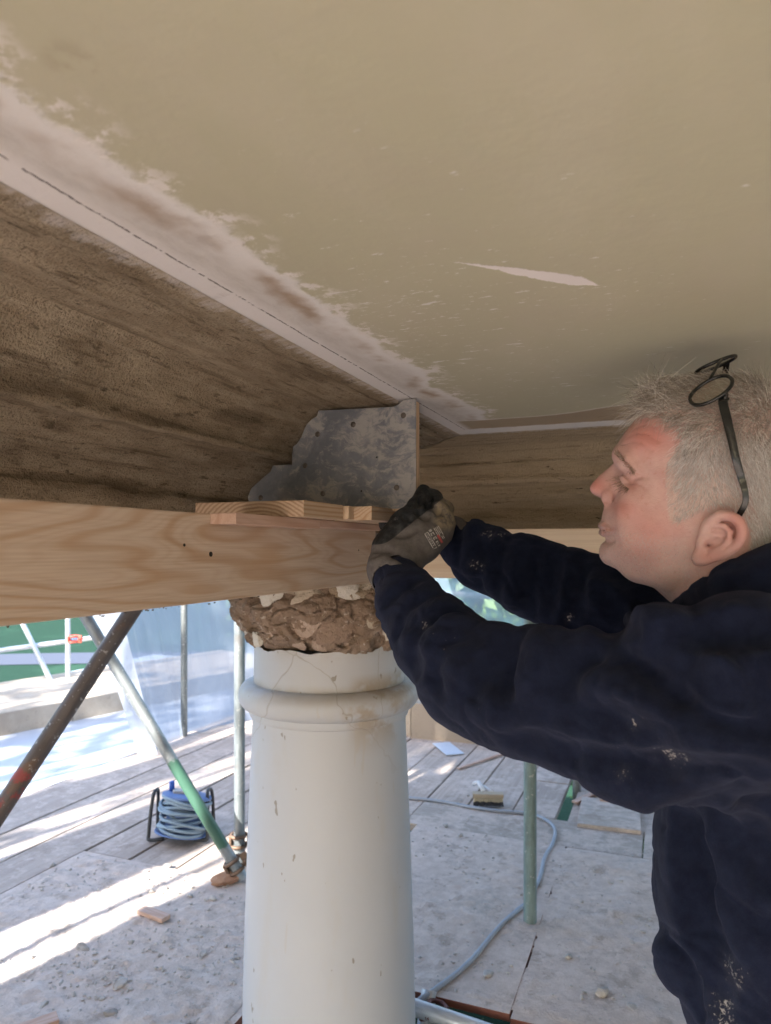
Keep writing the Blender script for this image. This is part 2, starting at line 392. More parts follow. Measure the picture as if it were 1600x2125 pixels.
M_STONE = mat_rubble('parapet_stone', [(.42, .34, .26), (.50, .42, .33), (.38, .31, .24), (.30, .25, .20)], .01, 5)
M_PLAST = plain('rough_plaster', (.50, .45, .40), .9, scale=8, bump=.4)
# ================================================================== ground and terrain
ZG = -2.6
gm = MB(); gx = np.linspace(-1, 1, 61); g1 = np.sign(gx) * np.abs(gx) ** 2.2 * 260
V, Fc = [], []
for j, y in enumerate(g1):
    for i, x in enumerate(g1):
        d = math.hypot(x, y); V.append((x, y + 10, ZG + (0 if d < 45 else min(6, (d - 45) * .03))))
for j in range(60):
    for i in range(60): a = j * 61 + i; Fc.append((a, a + 1, a + 62, a + 61))
tag(link('lawn', mesh_data('lawn', V, Fc, True), mat_grass('lawn_grass', (.010, .034, .022), (.022, .055, .034))), 'green lawn far below the scaffold deck', kind='structure')
# gravel path across the lawn
pm = MB(); pv, pf = [], []
for i, t_ in enumerate(np.linspace(0, 1, 30)):
    x = -24 + 26 * t_; y = 21.5 + 7 * t_ + 1.2 * math.sin(t_ * 5)
    pv += [(x, y - 1.3, ZG + .02), (x - .6, y + 1.3, ZG + .02)]
    if i: pf.append((2 * i - 2, 2 * i, 2 * i + 1, 2 * i - 1))
tag(link('path', mesh_data('path', pv, pf), plain('path_gravel', (.055, .065, .095), .9, scale=12)), 'pale gravel path crossing the lawn', kind='structure')
# ================================================================== portico: ceiling, cornice, entablature, roof
NT_, ST_ = -.447, 1.61                          # where the cornice meets the ceiling
ZC = 1.665
def rotobj(o): o.rotation_euler = (0, 0, TH); return o
mb = MB(); mb.box(((-1.0 + 2.6) / 2, (-3.0 + 2.2) / 2, ZC + .03), (3.6, 5.2, .06))
tag(rotobj(mb.build('ceiling', M_CEIL)), 'cream painted plaster ceiling with a white filled band', kind='structure')
# cornice profile, read off the metal mould at its own plane
TPX = [(864, 824), (841, 824.5), (836, 831), (829, 838), (818, 844), (740, 848.5), (661, 852), (658, 863), (647, 870), (636, 881), (630, 894), (626, 906), (616, 921), (608, 927), (606.5, 945), (606, 964), (566, 966), (562, 978), (549, 989), (535, 1001), (521, 1014), (514, 1032)]
S_PL = 1.185
TNZ = [(lambda q: (q[0], q[2]))(to_ns(on_s(x, y, S_PL))) for x, y in TPX]
prof = [(NT_ - 0.0, ZC - .0005)] + [(n - .007, z + .006) for n, z in TNZ[5:]]
prof = [(n, min(z, ZC - .004)) if i else (n, z) for i, (n, z) in enumerate(prof)]
prof += [(prof[-1][0] - .004, 1.44), (prof[-1][0] - .004, 1.335), (prof[-1][0] - .5, 1.335)]
pp = [prof[0]]                                   # resample
for a, b in zip(prof[:-1], prof[1:]):
    k = max(1, int(math.hypot(b[0] - a[0], b[1] - a[1]) / .006)); pp += [(a[0] + (b[0] - a[0]) * i / k, a[1] + (b[1] - a[1]) * i / k) for i in range(1, k + 1)]
pa = np.array(pp)
for _ in range(2): pa[1:-1] = .25 * pa[:-2] + .5 * pa[1:-1] + .25 * pa[2:]
o_ = NT_ - pa[:, 0]; zz = pa[:, 1]
runs = np.concatenate([np.linspace(-2.6, -.2, 12), np.linspace(-.18, 1.61, 190)])
V = []; row = []
for t_ in runs:
    row.append([(NT_ - a, t_ + (a if t_ > 0 else 0) * max(0, t_) / 1.61, z) for a, z in zip(o_, zz)])
for t_ in np.concatenate([np.linspace(.006, 1.6, 170), np.linspace(1.7, 3.1, 6)]):
    row.append([(NT_ - a + (t_ if t_ > 1.0 else t_ + a * 0) + a * min(t_, 1) * 1.0 * 0 + 0, ST_ + a, z) for a, z in zip(o_, zz)])
A = np.array(row)                                # run x profile x 3
for i in range(len(runs), len(A)): A[i, :, 0] += 0
nz = fbm(A[..., 0] * 9, A[..., 1] * 9, A[..., 2] * 40, 4) * .0028 + fbm(A[..., 0] * 40, A[..., 1] * 40, A[..., 2] * 80, 3) * .0016
arc = np.r_[0, np.cumsum(np.linalg.norm(np.diff(pa, axis=0), axis=1))][None, :]; run_ = np.r_[runs, np.linspace(5, 8, len(A) - len(runs))][:, None]
nz = nz + gnoise(arc * 30, run_ * .35, 0) * .0120 + gnoise(arc * 75, run_ * .9, 3.3) * .0055 - np.maximum(0, gnoise(arc * 50, run_ * 2.2, 9.1) - .25) * .010
wgt = np.clip((ZC - A[..., 2]) / .009, 0, 1)
A[..., 2] += nz * wgt; A[:len(runs), :, 0] += (nz * wgt)[:len(runs)]; A[len(runs):, :, 1] -= (nz * wgt)[len(runs):]
# keep the mitre clean: right run starts on the mitre
for i in range(len(runs), len(A)):
    A[i, :, 0] = np.maximum(A[i, :, 0], A[len(runs) - 1, :, 0] + .0005 * (i - len(runs) + 1))
nr, npf = A.shape[:2]
Fc = [(i * npf + j, (i + 1) * npf + j, (i + 1) * npf + j + 1, i * npf + j + 1) for i in range(nr - 1) for j in range(npf - 1)]
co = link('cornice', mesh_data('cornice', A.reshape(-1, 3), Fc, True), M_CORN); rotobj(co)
M_SPL = plain('beam_splinters', (.10, .075, .05), .9)
tag(co, 'rough brown render cornice stripped for running a new moulding, wrapping the corner above the column', 'cornice')
# masonry behind the cornice (entablature) and the roof
mb = MB(); mb.box((-1.02, -.55, 1.62), (.50, 5.6, .55)); mb.box((1.2, 2.21, 1.62), (3.9, .5, .55))
tag(rotobj(mb.build('entablature', M_PLAST)), 'plastered masonry lintel carried by the white column', 'entablature')
mb = MB(); mb.box((.45, .75, 2.02), (4.6, 7.4, .16))  # unseen roof, stretched beyond the portico to keep sun off the far deck
tag(rotobj(mb.build('roof', plain('roof_lead', (.3, .3, .31), .6))), 'flat portico roof above the ceiling, unseen and stretched to shade the deck', 'roof')
# house wall on the right of the portico (the side out of frame)
mb = MB(); mb.box((2.75, -2.6, -.3), (.3, 13.0, 4.6))
tag(rotobj(mb.build('house_wall', plain('house_render', (.44, .42, .39), .9, scale=6))), 'rendered house wall closing the portico on the right', 'wall')
# ================================================================== beams
ZB0, ZB1 = CAMZ - .0715, CAMZ + .0455
def beam(name, c, d, mat, label):
    mb = MB(); mb.box((0, 0, 0), d, bev=.0025)
    o = mb.build(name, mat); o.location = ns(*c); o.rotation_euler = (0, 0, TH); return tag(o, label, 'beam')
sE = to_ns(P(779, 1150, 1.477))[1]
beam('timber_beam', (-.5835, (sE - 2.4) / 2, (ZB0 + ZB1) / 2), (.047, sE + 2.4, ZB1 - ZB0), M_BEAM, 'long knotty softwood beam running along the left under the brown cornice')
beam('timber_beam', (1.02, 1.727, (ZB0 - .004 + ZB1) / 2), (3.2, .047, ZB1 - ZB0 + .004), M_BEAMX, 'pale softwood beam under the far cornice, behind the man\'s arms')
# ================================================================== column
CY_ = 1.98; CXc = (684 - CX) / F * CY_
def cz(py, y=CY_): return CAMZ - (py - HY) / F * y
rn = .2085
col = thing('column', 'white painted column with its capital broken away, under the timber beams', 'column', (CXc, CY_, 0))
K = 128
mb = MB()
prof = [(rn * 1.20, -2.6), (rn * 1.195, -1.4), (rn * 1.17, -.4), (rn * 1.145, .1), (rn * 1.11, .4), (rn * 1.07, .65), (rn * 1.035, .82), (rn * 1.02, .90), (rn * 1.012, .945), (rn * 1.012, .952)]
mb.lathe([tuple(q) for q in cr([(a, b, 0) for a, b in prof], 6)] and [(q[0], q[1]) for q in cr(prof, 6)], K)
# fillet below the ring, ring, neck: turned as separate parts
sh = mb.build('shaft', M_COL, col, True)
zr0, zr1 = .945, 1.036                            # astragal from / to
mb = MB(); fil = [(rn * .99, .940), (rn * 1.045, .945), (rn * 1.055, .951), (rn * 1.055, .963), (rn * 1.045, .968)]
mb.lathe(fil, K); auto_smooth(mb.build('fillet', M_COL, col), 35)
mb = MB(); rp = []
for i in range(15):
    a = -math.pi / 2 + math.pi * i / 14; rp.append((rn * 1.04 + .033 * math.cos(a), 1.0 + .036 * math.sin(a)))
mb.lathe([(rn * .95, .964)] + rp + [(rn * .95, 1.036)], K); mb.build('ring_moulding', M_COL, col, True)
mb = MB(); mb.lathe([(rn, .97), (rn, 1.03), (rn * .995, 1.10), (rn * .99, 1.155)], K)
nk = mb.build('neck', M_COL, col, True)
# torn upper edge of the neck
me = nk.data; co_ = np.empty(len(me.vertices) * 3); me.vertices.foreach_get('co', co_); co_ = co_.reshape(-1, 3)
th = np.arctan2(co_[:, 1], co_[:, 0]); m = co_[:, 2] > 1.14
co_[m, 2] += (gnoise(np.cos(th) * 2, np.sin(th) * 2, 0) * .022 + gnoise(np.cos(th) * 9, np.sin(th) * 9, 4) * .007)[m] - .018
me.vertices.foreach_set('co', co_.ravel()); me.update()
# broken capital: brick and lime core
CORE = mat_rubble('broken_brick', [(.40, .305, .24), (.54, .455, .385), (.30, .22, .165), (.68, .62, .55)], .014, 12)
LIME = mat_rubble('lime_mortar', [(.50, .42, .32), (.60, .52, .42), (.42, .33, .24), (.22, .16, .11)], .012, 22)
a_ = np.linspace(0, 2 * math.pi, 361)[:-1]; zs = np.linspace(1.125, 1.345, 70); V = []
for z in zs:
    u = (z - 1.125) / .22
    rb = rn * (.92 + .36 * np.sin(min(1, u * 1.9) * math.pi / 2)) - .10 * max(0, u - .62)
    rr = rb + fbm(np.cos(a_) * 2.6 + 5, np.sin(a_) * 2.6, z * 12, 3, .5) * .012 + fbm(np.cos(a_) * 11, np.sin(a_) * 11, z * 55, 4, .62) * .0065
    led = gnoise(np.cos(a_) * 3.2, np.sin(a_) * 3.2, z * 13 + 3); rr += np.where(led > .16, -.018, 0) + np.where(led < -.25, .007, 0) - np.where(np.abs(gnoise(np.cos(a_) * 5 + 2, np.sin(a_) * 5, z * 24)) < .035, .011, 0)
    rr -= .02 * np.clip((.12 - u) / .12, 0, 1) * (1 + gnoise(np.cos(a_) * 6, np.sin(a_) * 6, 1))
    for a, r in zip(a_, rr):
        V.append((r * math.cos(a), r * math.sin(a), z + .010 * float(np.sin(a * 3 + 1) * (u < .2))))
na = 360; Fc = [(i * na + j, i * na + (j + 1) % na, (i + 1) * na + (j + 1) % na, (i + 1) * na + j) for i in range(69) for j in range(na)]
link('capital_core', mesh_data('capital_core', V, Fc, True), CORE, col)
def rock_mesh(name, rad, seed, sq=(1, 1, 1), rough=.35, sub=2, mat=None, flat=7):
    bm = bmesh.new(); bmesh.ops.create_icosphere(bm, subdivisions=sub, radius=1)
    v = np.array([q.co for q in bm.verts]); d = 1 + rough * fbm(v[:, 0] * 1.1 + seed, v[:, 1] * 1.1, v[:, 2] * 1.1 + seed * 2, 3)
    for k in range(flat):                            # a few flat broken faces
        r_ = np.random.default_rng(int(seed * 100) + k); nn = r_.normal(size=3); nn /= np.linalg.norm(nn)
        h = v @ nn; d = np.where(h > .45, np.minimum(d, .62 / np.maximum(h, .1)), d)
    v = v * d[:, None] * np.array(sq) * rad
    for q, p in zip(bm.verts, v): q.co = p
    me = bpy.data.meshes.new(name); bm.to_mesh(me); bm.free()
    if mat: me.materials.append(mat)
    return me
rk = [rock_mesh('mortar_lump', .03, i + .5, (1.3, .8, .8), .45, 3, LIME) for i in range(5)]
for i in range(44):
    az = R(random.uniform(180, 372)); z = random.choice([1.305, 1.296, 1.30, 1.29, 1.283, 1.30]); r = rn * (1.20 - random.random() * .08)
    o = link('mortar_lump', rk[i % 5], None, col, (r * math.cos(az), r * math.sin(az), z), (random.uniform(-.5, .5), random.uniform(-.5, .5), az + 1.57))
    k = random.uniform(.5, 1.15); o.scale = (k, k, k * .85)
BRK = mat_rubble('brick_face', [(.41, .305, .245), (.52, .41, .34), (.34, .25, .195), (.62, .55, .48)], .012, 12)
for az, z, s_, fl in ((196, 1.225, .052, .2), (216, 1.228, .058, -.25), (236, 1.20, .060, .3), (256, 1.215, .062, .1), (277, 1.20, .058, -.2), (296, 1.222, .060, .25), (318, 1.205, .056, -.1), (338, 1.22, .055, .2), (248, 1.17, .040, .4), (270, 1.165, .042, -.3), (226, 1.172, .038, .5), (292, 1.165, .040, .1), (205, 1.262, .042, .4), (240, 1.262, .044, -.4), (285, 1.265, .044, .3), (310, 1.262, .040, -.3)):
    me = rock_mesh('brick_chunk', s_, az * .37, (1.15, .42, .72), .38, 3, BRK, 11)
    rr_ = rn * (1.085 if z > 1.19 else .97); link('brick_chunk', me, None, col, (rr_ * math.cos(R(az)), rr_ * math.sin(R(az)), z), (.25, fl, R(az + 90)))
# remains of white plaster still stuck to the core
PLW = mat_rubble('old_plaster_skin', [(.62, .57, .50), (.70, .66, .60), (.55, .47, .38), (.40, .33, .26)], .006, 20)
for az, z, s_ in ((238, 1.285, .040), (262, 1.275, .044), (300, 1.225, .034), (205, 1.19, .028), (285, 1.30, .035), (222, 1.165, .03), (315, 1.19, .03)):
    me = rock_mesh('plaster_fragment', s_, az * .1, (1, .28, .8), .5, 3, PLW)
    rr_ = rn * (1.235 if z > 1.2 else 1.12)
    link('plaster_fragment', me, None, col, (rr_ * math.cos(R(az)), rr_ * math.sin(R(az)), z), (0, random.uniform(-.4, .4), R(az + 90)))

# splinters and crumbs clinging to the lower edge of the left beam
mb = MB(); r_ = np.random.default_rng(12)
for i in range(80):
    s0 = -.15 + 1.2 * r_.random() ** 1.3; L = .001 + .0035 * r_.random() ** 2; n0 = -.5605 - .006 * r_.random(); z0 = ZB0 - .0004 - .0022 * r_.random() ** 2
    mb.box((n0, s0, z0), (.0008, L, .0006 + .0012 * r_.random()), rz=r_.normal() * .5)
o = mb.build('splinters', M_SPL); rotobj(o); tag(o, 'dark splinters clinging under the lower edge of the left beam', kind='stuff')
# ================================================================== scaffold deck
deck = tag(bpy.data.objects.new('scaffold_deck', None), 'dusty scaffold deck of boards and plywood sheets', kind='structure'); COL.objects.link(deck)
deck.rotation_euler = (0, 0, TH)
def slab(name, n0, n1, s0, s1, mat, th=.036, ztop=0.0, tilt=0.0, edge=None, bev=.003):
    mb = MB(); mb.box((0, 0, 0), (n1 - n0, s1 - s0, th), bev=bev)
    me = mesh_data(name, mb.v, mb.f); o = link(name, me, mat, deck, ((n0 + n1) / 2, (s0 + s1) / 2, ztop - th / 2), (0, tilt, 0))
    if edge:
        me.materials.append(edge)
        for p in me.polygons:
            if abs(p.normal.z) < .5: p.material_index = 1
    return o
rows = [-3.38, -3.02, -2.755, -2.5, -2.244, -1.99, -1.745, -1.505, -1.24, -1.005, -.76, -.53, -.475, -.235, .005, .245, .485, .725, .965, 1.205, 1.445, 1.685, 1.925, 2.165, 2.405, 2.6]
for i in range(len(rows) - 1):
    a, b = rows[i], rows[i + 1]
    g = .018 if abs(a + 2.5) < .01 else .007
    s0 = -7.0 if b <= -2.4 else (2.545 if b <= -1.2 else 3.73)
    if abs(a + .53) < .01:
        slab('board', a + .002, b - .002, 4.62, 8.2, M_BOARD); continue
    cut = 5.4 + 1.3 * math.sin(i * 2.3)
    zt = random.uniform(-.004, .004)
    slab('board', a + g, b - .003, s0, cut - .004, M_BOARD, ztop=zt, tilt=random.uniform(-.006, .006))
    slab('board', a + .007, b - .003, cut + .004, 8.2, M_BOARD, ztop=zt + random.uniform(-.003, .003))
for a, b in ((-1.235, -.10), (-.094, 2.55)): slab('board', a, b, 3.397, 3.715, M_PLANK, .038, .006)
SE = [('plywood_sheet', -2.485, -1.172, .09, 2.53), ('plywood_sheet', -1.16, -.432, 2.105, 3.385), ('plywood_sheet', -.427, .79, 2.092, 3.388), ('plywood_sheet', .796, 2.55, 2.098, 3.386),
      ('plywood_sheet', -1.16, 2.55, -7.0, 1.36), ('plywood_sheet', .10, 2.55, 1.366, 2.088), ('plywood_sheet', -2.485, -1.165, -7.0, .085)]
for nm, a, b, c, d in SE: slab(nm, a, b, c, d, M_SHEET, .024, .010 + random.uniform(-.002, .002), edge=M_PLYEDGE, bev=.0015)
# trodden plaster dust lying in low heaps (nobody could count it)
M_DUST = mat_deck('plaster_dust', (.40, .36, .32), (.50, .46, .42), 1.0, gritty=1.6, seed=2.0)
def dust_patch(n0, n1, s0, s1, step, lift, am=1.0):
    xs = np.arange(n0, n1, step); ys = np.arange(s0, s1, step); X, Y = np.meshgrid(xs, ys, indexing='ij')
    e = np.minimum(np.minimum(X - n0, n1 - X), np.minimum(Y - s0, s1 - Y))
    h = fbm(X * 2.3, Y * 2.3, 1.5, 3) * .011 + fbm(X * 13, Y * 13, 4.2, 4, .6) * .008 * am + np.maximum(0, fbm(X * 34, Y * 34, 8.1, 3, .6) - .2) * .016 * am + lift
    Z = .0095 + h; Z = np.minimum(Z, .0085 + e * .35)
    n_, m_ = X.shape; idx = np.arange(n_ * m_).reshape(n_, m_)
    f = np.stack([idx[:-1, :-1], idx[1:, :-1], idx[1:, 1:], idx[:-1, 1:]], -1).reshape(-1, 4)
    zz = Z.ravel(); f = f[(zz[f] > .008).any(1)]
    return np.stack([X.ravel(), Y.ravel(), zz], 1), f
mb = MB()
for q in ((-2.44, -1.19, 1.3, 2.50, .011, .004, .75), (-1.14, .775, 2.13, 3.37, .0125, .002, .5)):
    v, f = dust_patch(*q); mb.add(v, f)
o = link('dust', mesh_data('dust', mb.v, mb.f, True), M_DUST); rotobj(o); tag(o, 'grey plaster dust trodden into heaps on the deck', kind='stuff')
# crumbs of plaster
M_CRUMB = mat_rubble('plaster_crumb', [(.42, .385, .35), (.52, .485, .45), (.33, .295, .26), (.62, .59, .56)], .003, 60)
base_ = []
for i in range(5):
    bm = bmesh.new(); bmesh.ops.create_icosphere(bm, subdivisions=1, radius=1); r_ = np.random.default_rng(i)
    base_.append((np.array([q.co for q in bm.verts]) * (1 + .35 * r_.normal(size=(len(bm.verts), 1)).clip(-1, 1)) * np.array((1.2, .9, .6)), [[q.index for q in f.verts] for f in bm.faces])); bm.free()
mb = MB()
def spot():
    k = random.random()
    if k < .62: return random.uniform(-2.45, -1.19), random.uniform(1.55, 2.5)
    if k < .92: return random.uniform(-1.12, .7), random.uniform(2.14, 3.68)
    return random.uniform(-2.4, .8), random.uniform(2.6, 4.6)
for i in range(5200):
    n, s = spot(); r = .0013 + .0055 * random.random() ** 3 + (.004 if random.random() < .05 else 0)
    dens = float(gnoise(n * 2.5, s * 2.5, 3)) + .55 + (.5 if s < 2.2 else 0)
    if random.random() > dens: continue
    v, f = base_[i % 5]; a = random.uniform(0, 6.28); c_, s_ = math.cos(a), math.sin(a)
    z = .014 if s < 3.4 and n > -2.48 else .006
    mb.add([(n + (p[0] * c_ - p[1] * s_) * r, s + (p[0] * s_ + p[1] * c_) * r, z + p[2] * r) for p in v], f)
o = mb.build('rubble', M_CRUMB); rotobj(o); tag(o, 'crumbs of old plaster scattered over the deck', kind='stuff')
lump = [rock_mesh('plaster_lump', .014, i * .77 + .2, (1.25, .9, .65), .4, 2, M_CRUMB) for i in range(6)]
LB = [(170, 1968, 1.8, 'large grey plaster lump in the sunlit dust, lower left'), (110, 1795, 1.2, 'small plaster lump at the left end of the near sheet, by its back edge'), (248, 2042, 1.9, 'dark grey plaster lump standing proud in the shade, lower left'), (135, 1896, 1.3, 'pale plaster lump in the thin sun stripe on the left'), (350, 1796, 1.1, 'white plaster crumb on the sheet edge in front of the cable reel'),
 (145, 2020, 1, 'little plaster lump between the large sunlit one and the dark one'), (60, 1990, 1.1, 'plaster lump by the left frame edge in the broad sun patch'), (315, 1850, .9, 'small plaster lump just behind the flat wood offcut'), (420, 1980, 1.1, 'plaster lump in the shade between wood offcut and column'), (230, 2100, 1.3, 'plaster lump at the bottom edge left of the column'), (440, 1865, 1.2, 'plaster lump below the orange brick fragment'), (395, 1858, .9, 'small plaster lump left of the one below the brick fragment'), (90, 2088, 1.2, 'plaster lump near the lower left corner'),
 (955, 1735, 1.3, 'plaster lump on the plank seam right of the column'), (925, 1712, 1.2, 'plaster lump behind the seam, close right of the column'), (1010, 2020, 1.4, 'plaster lump between the grey cable and the green tube, near the bottom'), (1250, 2062, 1.7, 'largest plaster lump on the right sheet, near the bottom'), (1312, 2090, 1.4, 'plaster lump at lower right beside the man'), (1180, 1985, 1, 'small plaster lump right of the green tube foot'), (1290, 1830, .8, 'small plaster lump near the man on the right sheet')]
for i, (x, y, k, lb) in enumerate(LB):
    p = on_z(x, y, .014); o = link('plaster_lump', lump[i % 6], None, None, tuple(p), (0, 0, random.uniform(0, 6)))
    o.scale = (k, k, k); tag(o, lb, 'plaster lump', 'plaster lumps strewn over the deck')
# offcuts of wood on the deck
def stick(name, p0, p1, wd, th, mat, label, z=.012, cat='wood offcut'):
    a = on_z(*p0, z); b = on_z(*p1, z); m = (a + b) / 2; d = b - a; L = float(np.linalg.norm(d))
    mb = MB(); mb.box((0, 0, 0), (wd, L, th), bev=.002)
    return tag(link(name, mesh_data(name, mb.v, mb.f), mat, None, (m[0], m[1], z + th / 2 + .002), (0, 0, math.atan2(-d[0], d[1]))), label, cat)
stick('wood_offcut', (292, 1893), (345, 1912), .042, .016, M_BATTEN, 'short flat wood offcut lying on the sunlit dust left of the column', .018)
stick('wood_offcut', (1192, 1668), (1252, 1640), .035, .012, M_BATTEN, 'thin wood offcut lying slantwise on the boards right of the green gap', .004)
stick('wood_offcut', (1255, 1672), (1262, 1620), .05, .03, M_BATTEN, 'stubby upright-grained wood offcut next to the man\'s belly, right of the slanting one', .004)
stick('wood_offcut', (950, 1597), (1072, 1556), .022, .010, M_BATTEN, 'long thin stick lying across the far boards', .006)
stick('wood_offcut', (120, 2122), (40, 2150), .05, .02, M_BATTEN, 'wood offcut at the lower left corner, half buried in dust', .016)
o = stick('plastic_plate', (915, 1543), (945, 1567), .13, .006, plain('pale_plastic', (.55, .62, .72), .4), 'pale blue grey flat plate lying on the far boards', .006, 'plate')
mb = MB(); mb.box((0, 0, 0), (.30, .40, .02), bev=.002)
o = tag(link('plywood_piece', mesh_data('plywood_piece', mb.v, mb.f), M_PLANK, None, tuple(on_z(1265, 1690, .016)), (0, 0, TH + .05)), 'square plywood piece resting on the boards close to the man', 'plywood piece')
brk = rock_mesh('brick_fragment', .045, 3.3, (1.5, .9, .6), .3, 3, mat_rubble('orange_brick', [(.42, .24, .15), (.52, .34, .24), (.36, .2, .13), (.6, .5, .42)], .006, 25))
tag(link('brick_fragment', brk, None, None, tuple(on_z(470, 1822, .03)), (0, 0, .6)), 'orange brick fragment at the foot of the scaffold tube beside the column', 'brick')
# ================================================================== scaffold tubes
TR = .0242
t2a, t2b = P(184, 1290, 2.95), on_z(503, 1822, .02)
_ab = float(np.linalg.norm(t2b - t2a)); G_LO = -(_ab + .9) / 2 + .9 + .54 * _ab; G_HI = -(_ab + .9) / 2 + .9 + .875 * _ab
TUBES = {
 'rust': mat_tube('rusty_tube', (.15, .125, .115), (.30, .05, .045), -.22, -.06, .55, .35, .55),
 'green': mat_tube('green_tipped_tube', (.33, .36, .37), (.035, .12, .075), G_LO, G_HI, .2, .5),
 'grey': mat_tube('grey_tube', (.30, .335, .345), None, rust=.25),
 'dark': mat_tube('dull_tube', (.22, .235, .225), None, rust=.3, metal=.4),
 'teal': mat_tube('teal_tube', (.23, .31, .30), (.08, .25, .17), -.98, -.62, .15, .25, .5),
 'white': mat_tube('bright_tube', (.62, .65, .69), None, rust=.05, metal=.35, rough=.4)}
def tube_between(a, b, kind, label, group=None, name='scaffold_tube', ext=(0, 0), wall=.0035):
    a = Vector(tuple(a)); b = Vector(tuple(b)); d = (b - a).normalized(); a = a - d * ext[0]; b = b + d * ext[1]
    L = (b - a).length; mb = MB(); k = 20
    for r, fl in ((TR, 0), (TR - wall, 1)):
        v = [(r * math.cos(6.2832 * j / k), r * math.sin(6.2832 * j / k), z) for z in (-L / 2, L / 2) for j in range(k)]
        f = [(j, (j + 1) % k, k + (j + 1) % k, k + j) for j in range(k)]; mb.add(v, [q[::-1] for q in f] if fl else f)
    mb.f += [(j, 2 * k + j, 2 * k + (j + 1) % k, (j + 1) % k) for j in range(k)] + [(k + j, k + (j + 1) % k, 3 * k + (j + 1) % k, 3 * k + j) for j in range(k)]
    root = thing(name, label, 'scaffold tube', tuple((a + b) / 2), tuple(d.to_track_quat('Z', 'Y').to_euler()), group)
    o = mb.build('tube', TUBES[kind], root); auto_smooth(o, 50); return root, L
M_COUP = plain('coupler_steel', (.20, .13, .09), .6, .5, .3, 60)
M_COUPR = plain('coupler_red', (.55, .09, .06), .5, .2)
def coupler(p, root, mat, rot=(0, 0, 0), sc=1.0, name='coupler'):
    """two half bands with a bolt and nut, hung on a tube"""
    mb = MB()
    for zz in (-.022, .022):
        mb.tube([(.033 * math.cos(a), .033 * math.sin(a), zz) for a in np.linspace(.35, 5.93, 18)], .008, 8)
    mb.box((.052, 0, 0), (.030, .012, .06), bev=.002); mb.tube([(.055, -.035, 0), (.055, .04, 0)], .0065, 8); mb.tube([(.055, .018, 0), (.055, .032, 0)], .012, 6)
    mb.box((-.033, 0, 0), (.012, .05, .056), bev=.003)
    o = mb.build(name, mat, root, True); o.matrix_local = root.matrix_world.inverted() if False else Matrix.Identity(4)
    bpy.context.view_layer.update()
    o.matrix_local = root.matrix_world.inverted() @ (Matrix.Translation(tuple(p)) @ Vector(rot).to_track_quat('Z', 'X').to_matrix().to_4x4() @ Matrix.Scale(sc, 4)) if Vector(rot).length > 0 else root.matrix_world.inverted() @ Matrix.Translation(tuple(p)) @ Matrix.Scale(sc, 4)
    return o
t1, _ = tube_between(P(-4, 1690, 1.90), P(268, 1278, 2.12), 'rust', 'dark rusty diagonal scaffold tube with red paint marks, crossing in front at the lower left', ext=(.5, .25))
t2a, t2b = P(184, 1290, 2.95), on_z(503, 1822, .02)
t2, _ = tube_between(t2a, t2b, 'green', 'grey diagonal scaffold brace with a green painted stretch, leaning left of the column', ext=(.9, .0))
f3 = on_z(497, 1790, 0); t3, _ = tube_between((f3[0], f3[1], -2.5), (f3[0], f3[1], 2.6), 'grey', 'upright grey scaffold tube just left of the white column')
f4 = on_z(382, 1528, 0); t4, _ = tube_between((f4[0], f4[1], -2.5), (f4[0], f4[1], 2.6), 'dark', 'thin dull upright scaffold tube standing against the plastic sheeting on the left')
f5 = on_z(1100, 1912, .012); t5, _ = tube_between((f5[0], f5[1], -2.55), (f5[0], f5[1], 2.4), 'teal', 'upright green stained scaffold tube between the column and the man')
f6 = on_z(1197, 1640, 0); t6, _ = tube_between((f6[0], f6[1], -2.55), (f6[0], f6[1], 2.4), 'dark', 'upright scaffold tube rising out of the gap in the far boards')
coupler((f3[0] - .004, f3[1], .10), t3, M_COUP); coupler(t2b + (t2a - t2b) * .05, t2, M_COUP, tuple(t2a - t2b))
# tubes beyond the deck at the left
a7 = P(-30, 1354, 6.9); b7 = P(190, 1324, 7.3); t7, _ = tube_between(a7, b7, 'white', 'bright horizontal guard rail tube beyond the deck at the far left', ext=(2.2, .15))
f8 = P(141, 1440, 7.15); t8, _ = tube_between((f8[0], f8[1], -.1), (f8[0], f8[1], 2.4), 'white', 'bright upright tube with a red coupler behind the stone parapet at the far left')
t9, _ = tube_between(P(122, 1446, 7.0), P(48, 1296, 7.05), 'white', 'bright leaning brace tube left of the upright with the red coupler', ext=(.1, .8))
coupler(P(152, 1326, 7.1), t8, M_COUPR, sc=1.25)
# ledger tubes below the deck, seen through the opening at the foot of the column
c1 = P(868, 2093, 2.15); t10, _ = tube_between(c1, c1 + np.array(ns(.62, -.02, -.04)), 'white', 'horizontal tube under the deck, seen in the opening by the foot of the column', ext=(.02, .6))
q1 = P(893, 2090, 2.17); t11, _ = tube_between((q1[0], q1[1] + .05, q1[2] + .02), (q1[0] - .12, q1[1] - .3, q1[2] - .5), 'white', 'slanting tube under the deck opening, clamped to the horizontal one', ext=(.0, .9))
coupler(P(905, 2099, 2.16), t10, plain('coupler_brown', (.17, .07, .06), .6, .3), (0.2, .1, 1), .8)
rl = on_z(973, 1480, 0); ra = P(905, 1229, 6.1); rb = P(1035, 1239, 5.75)
t12, _ = tube_between(ra, rb, 'dark', 'horizontal rail tube in front of the far sheeting, seen between the man\'s arms', ext=(2.5, 2.5))
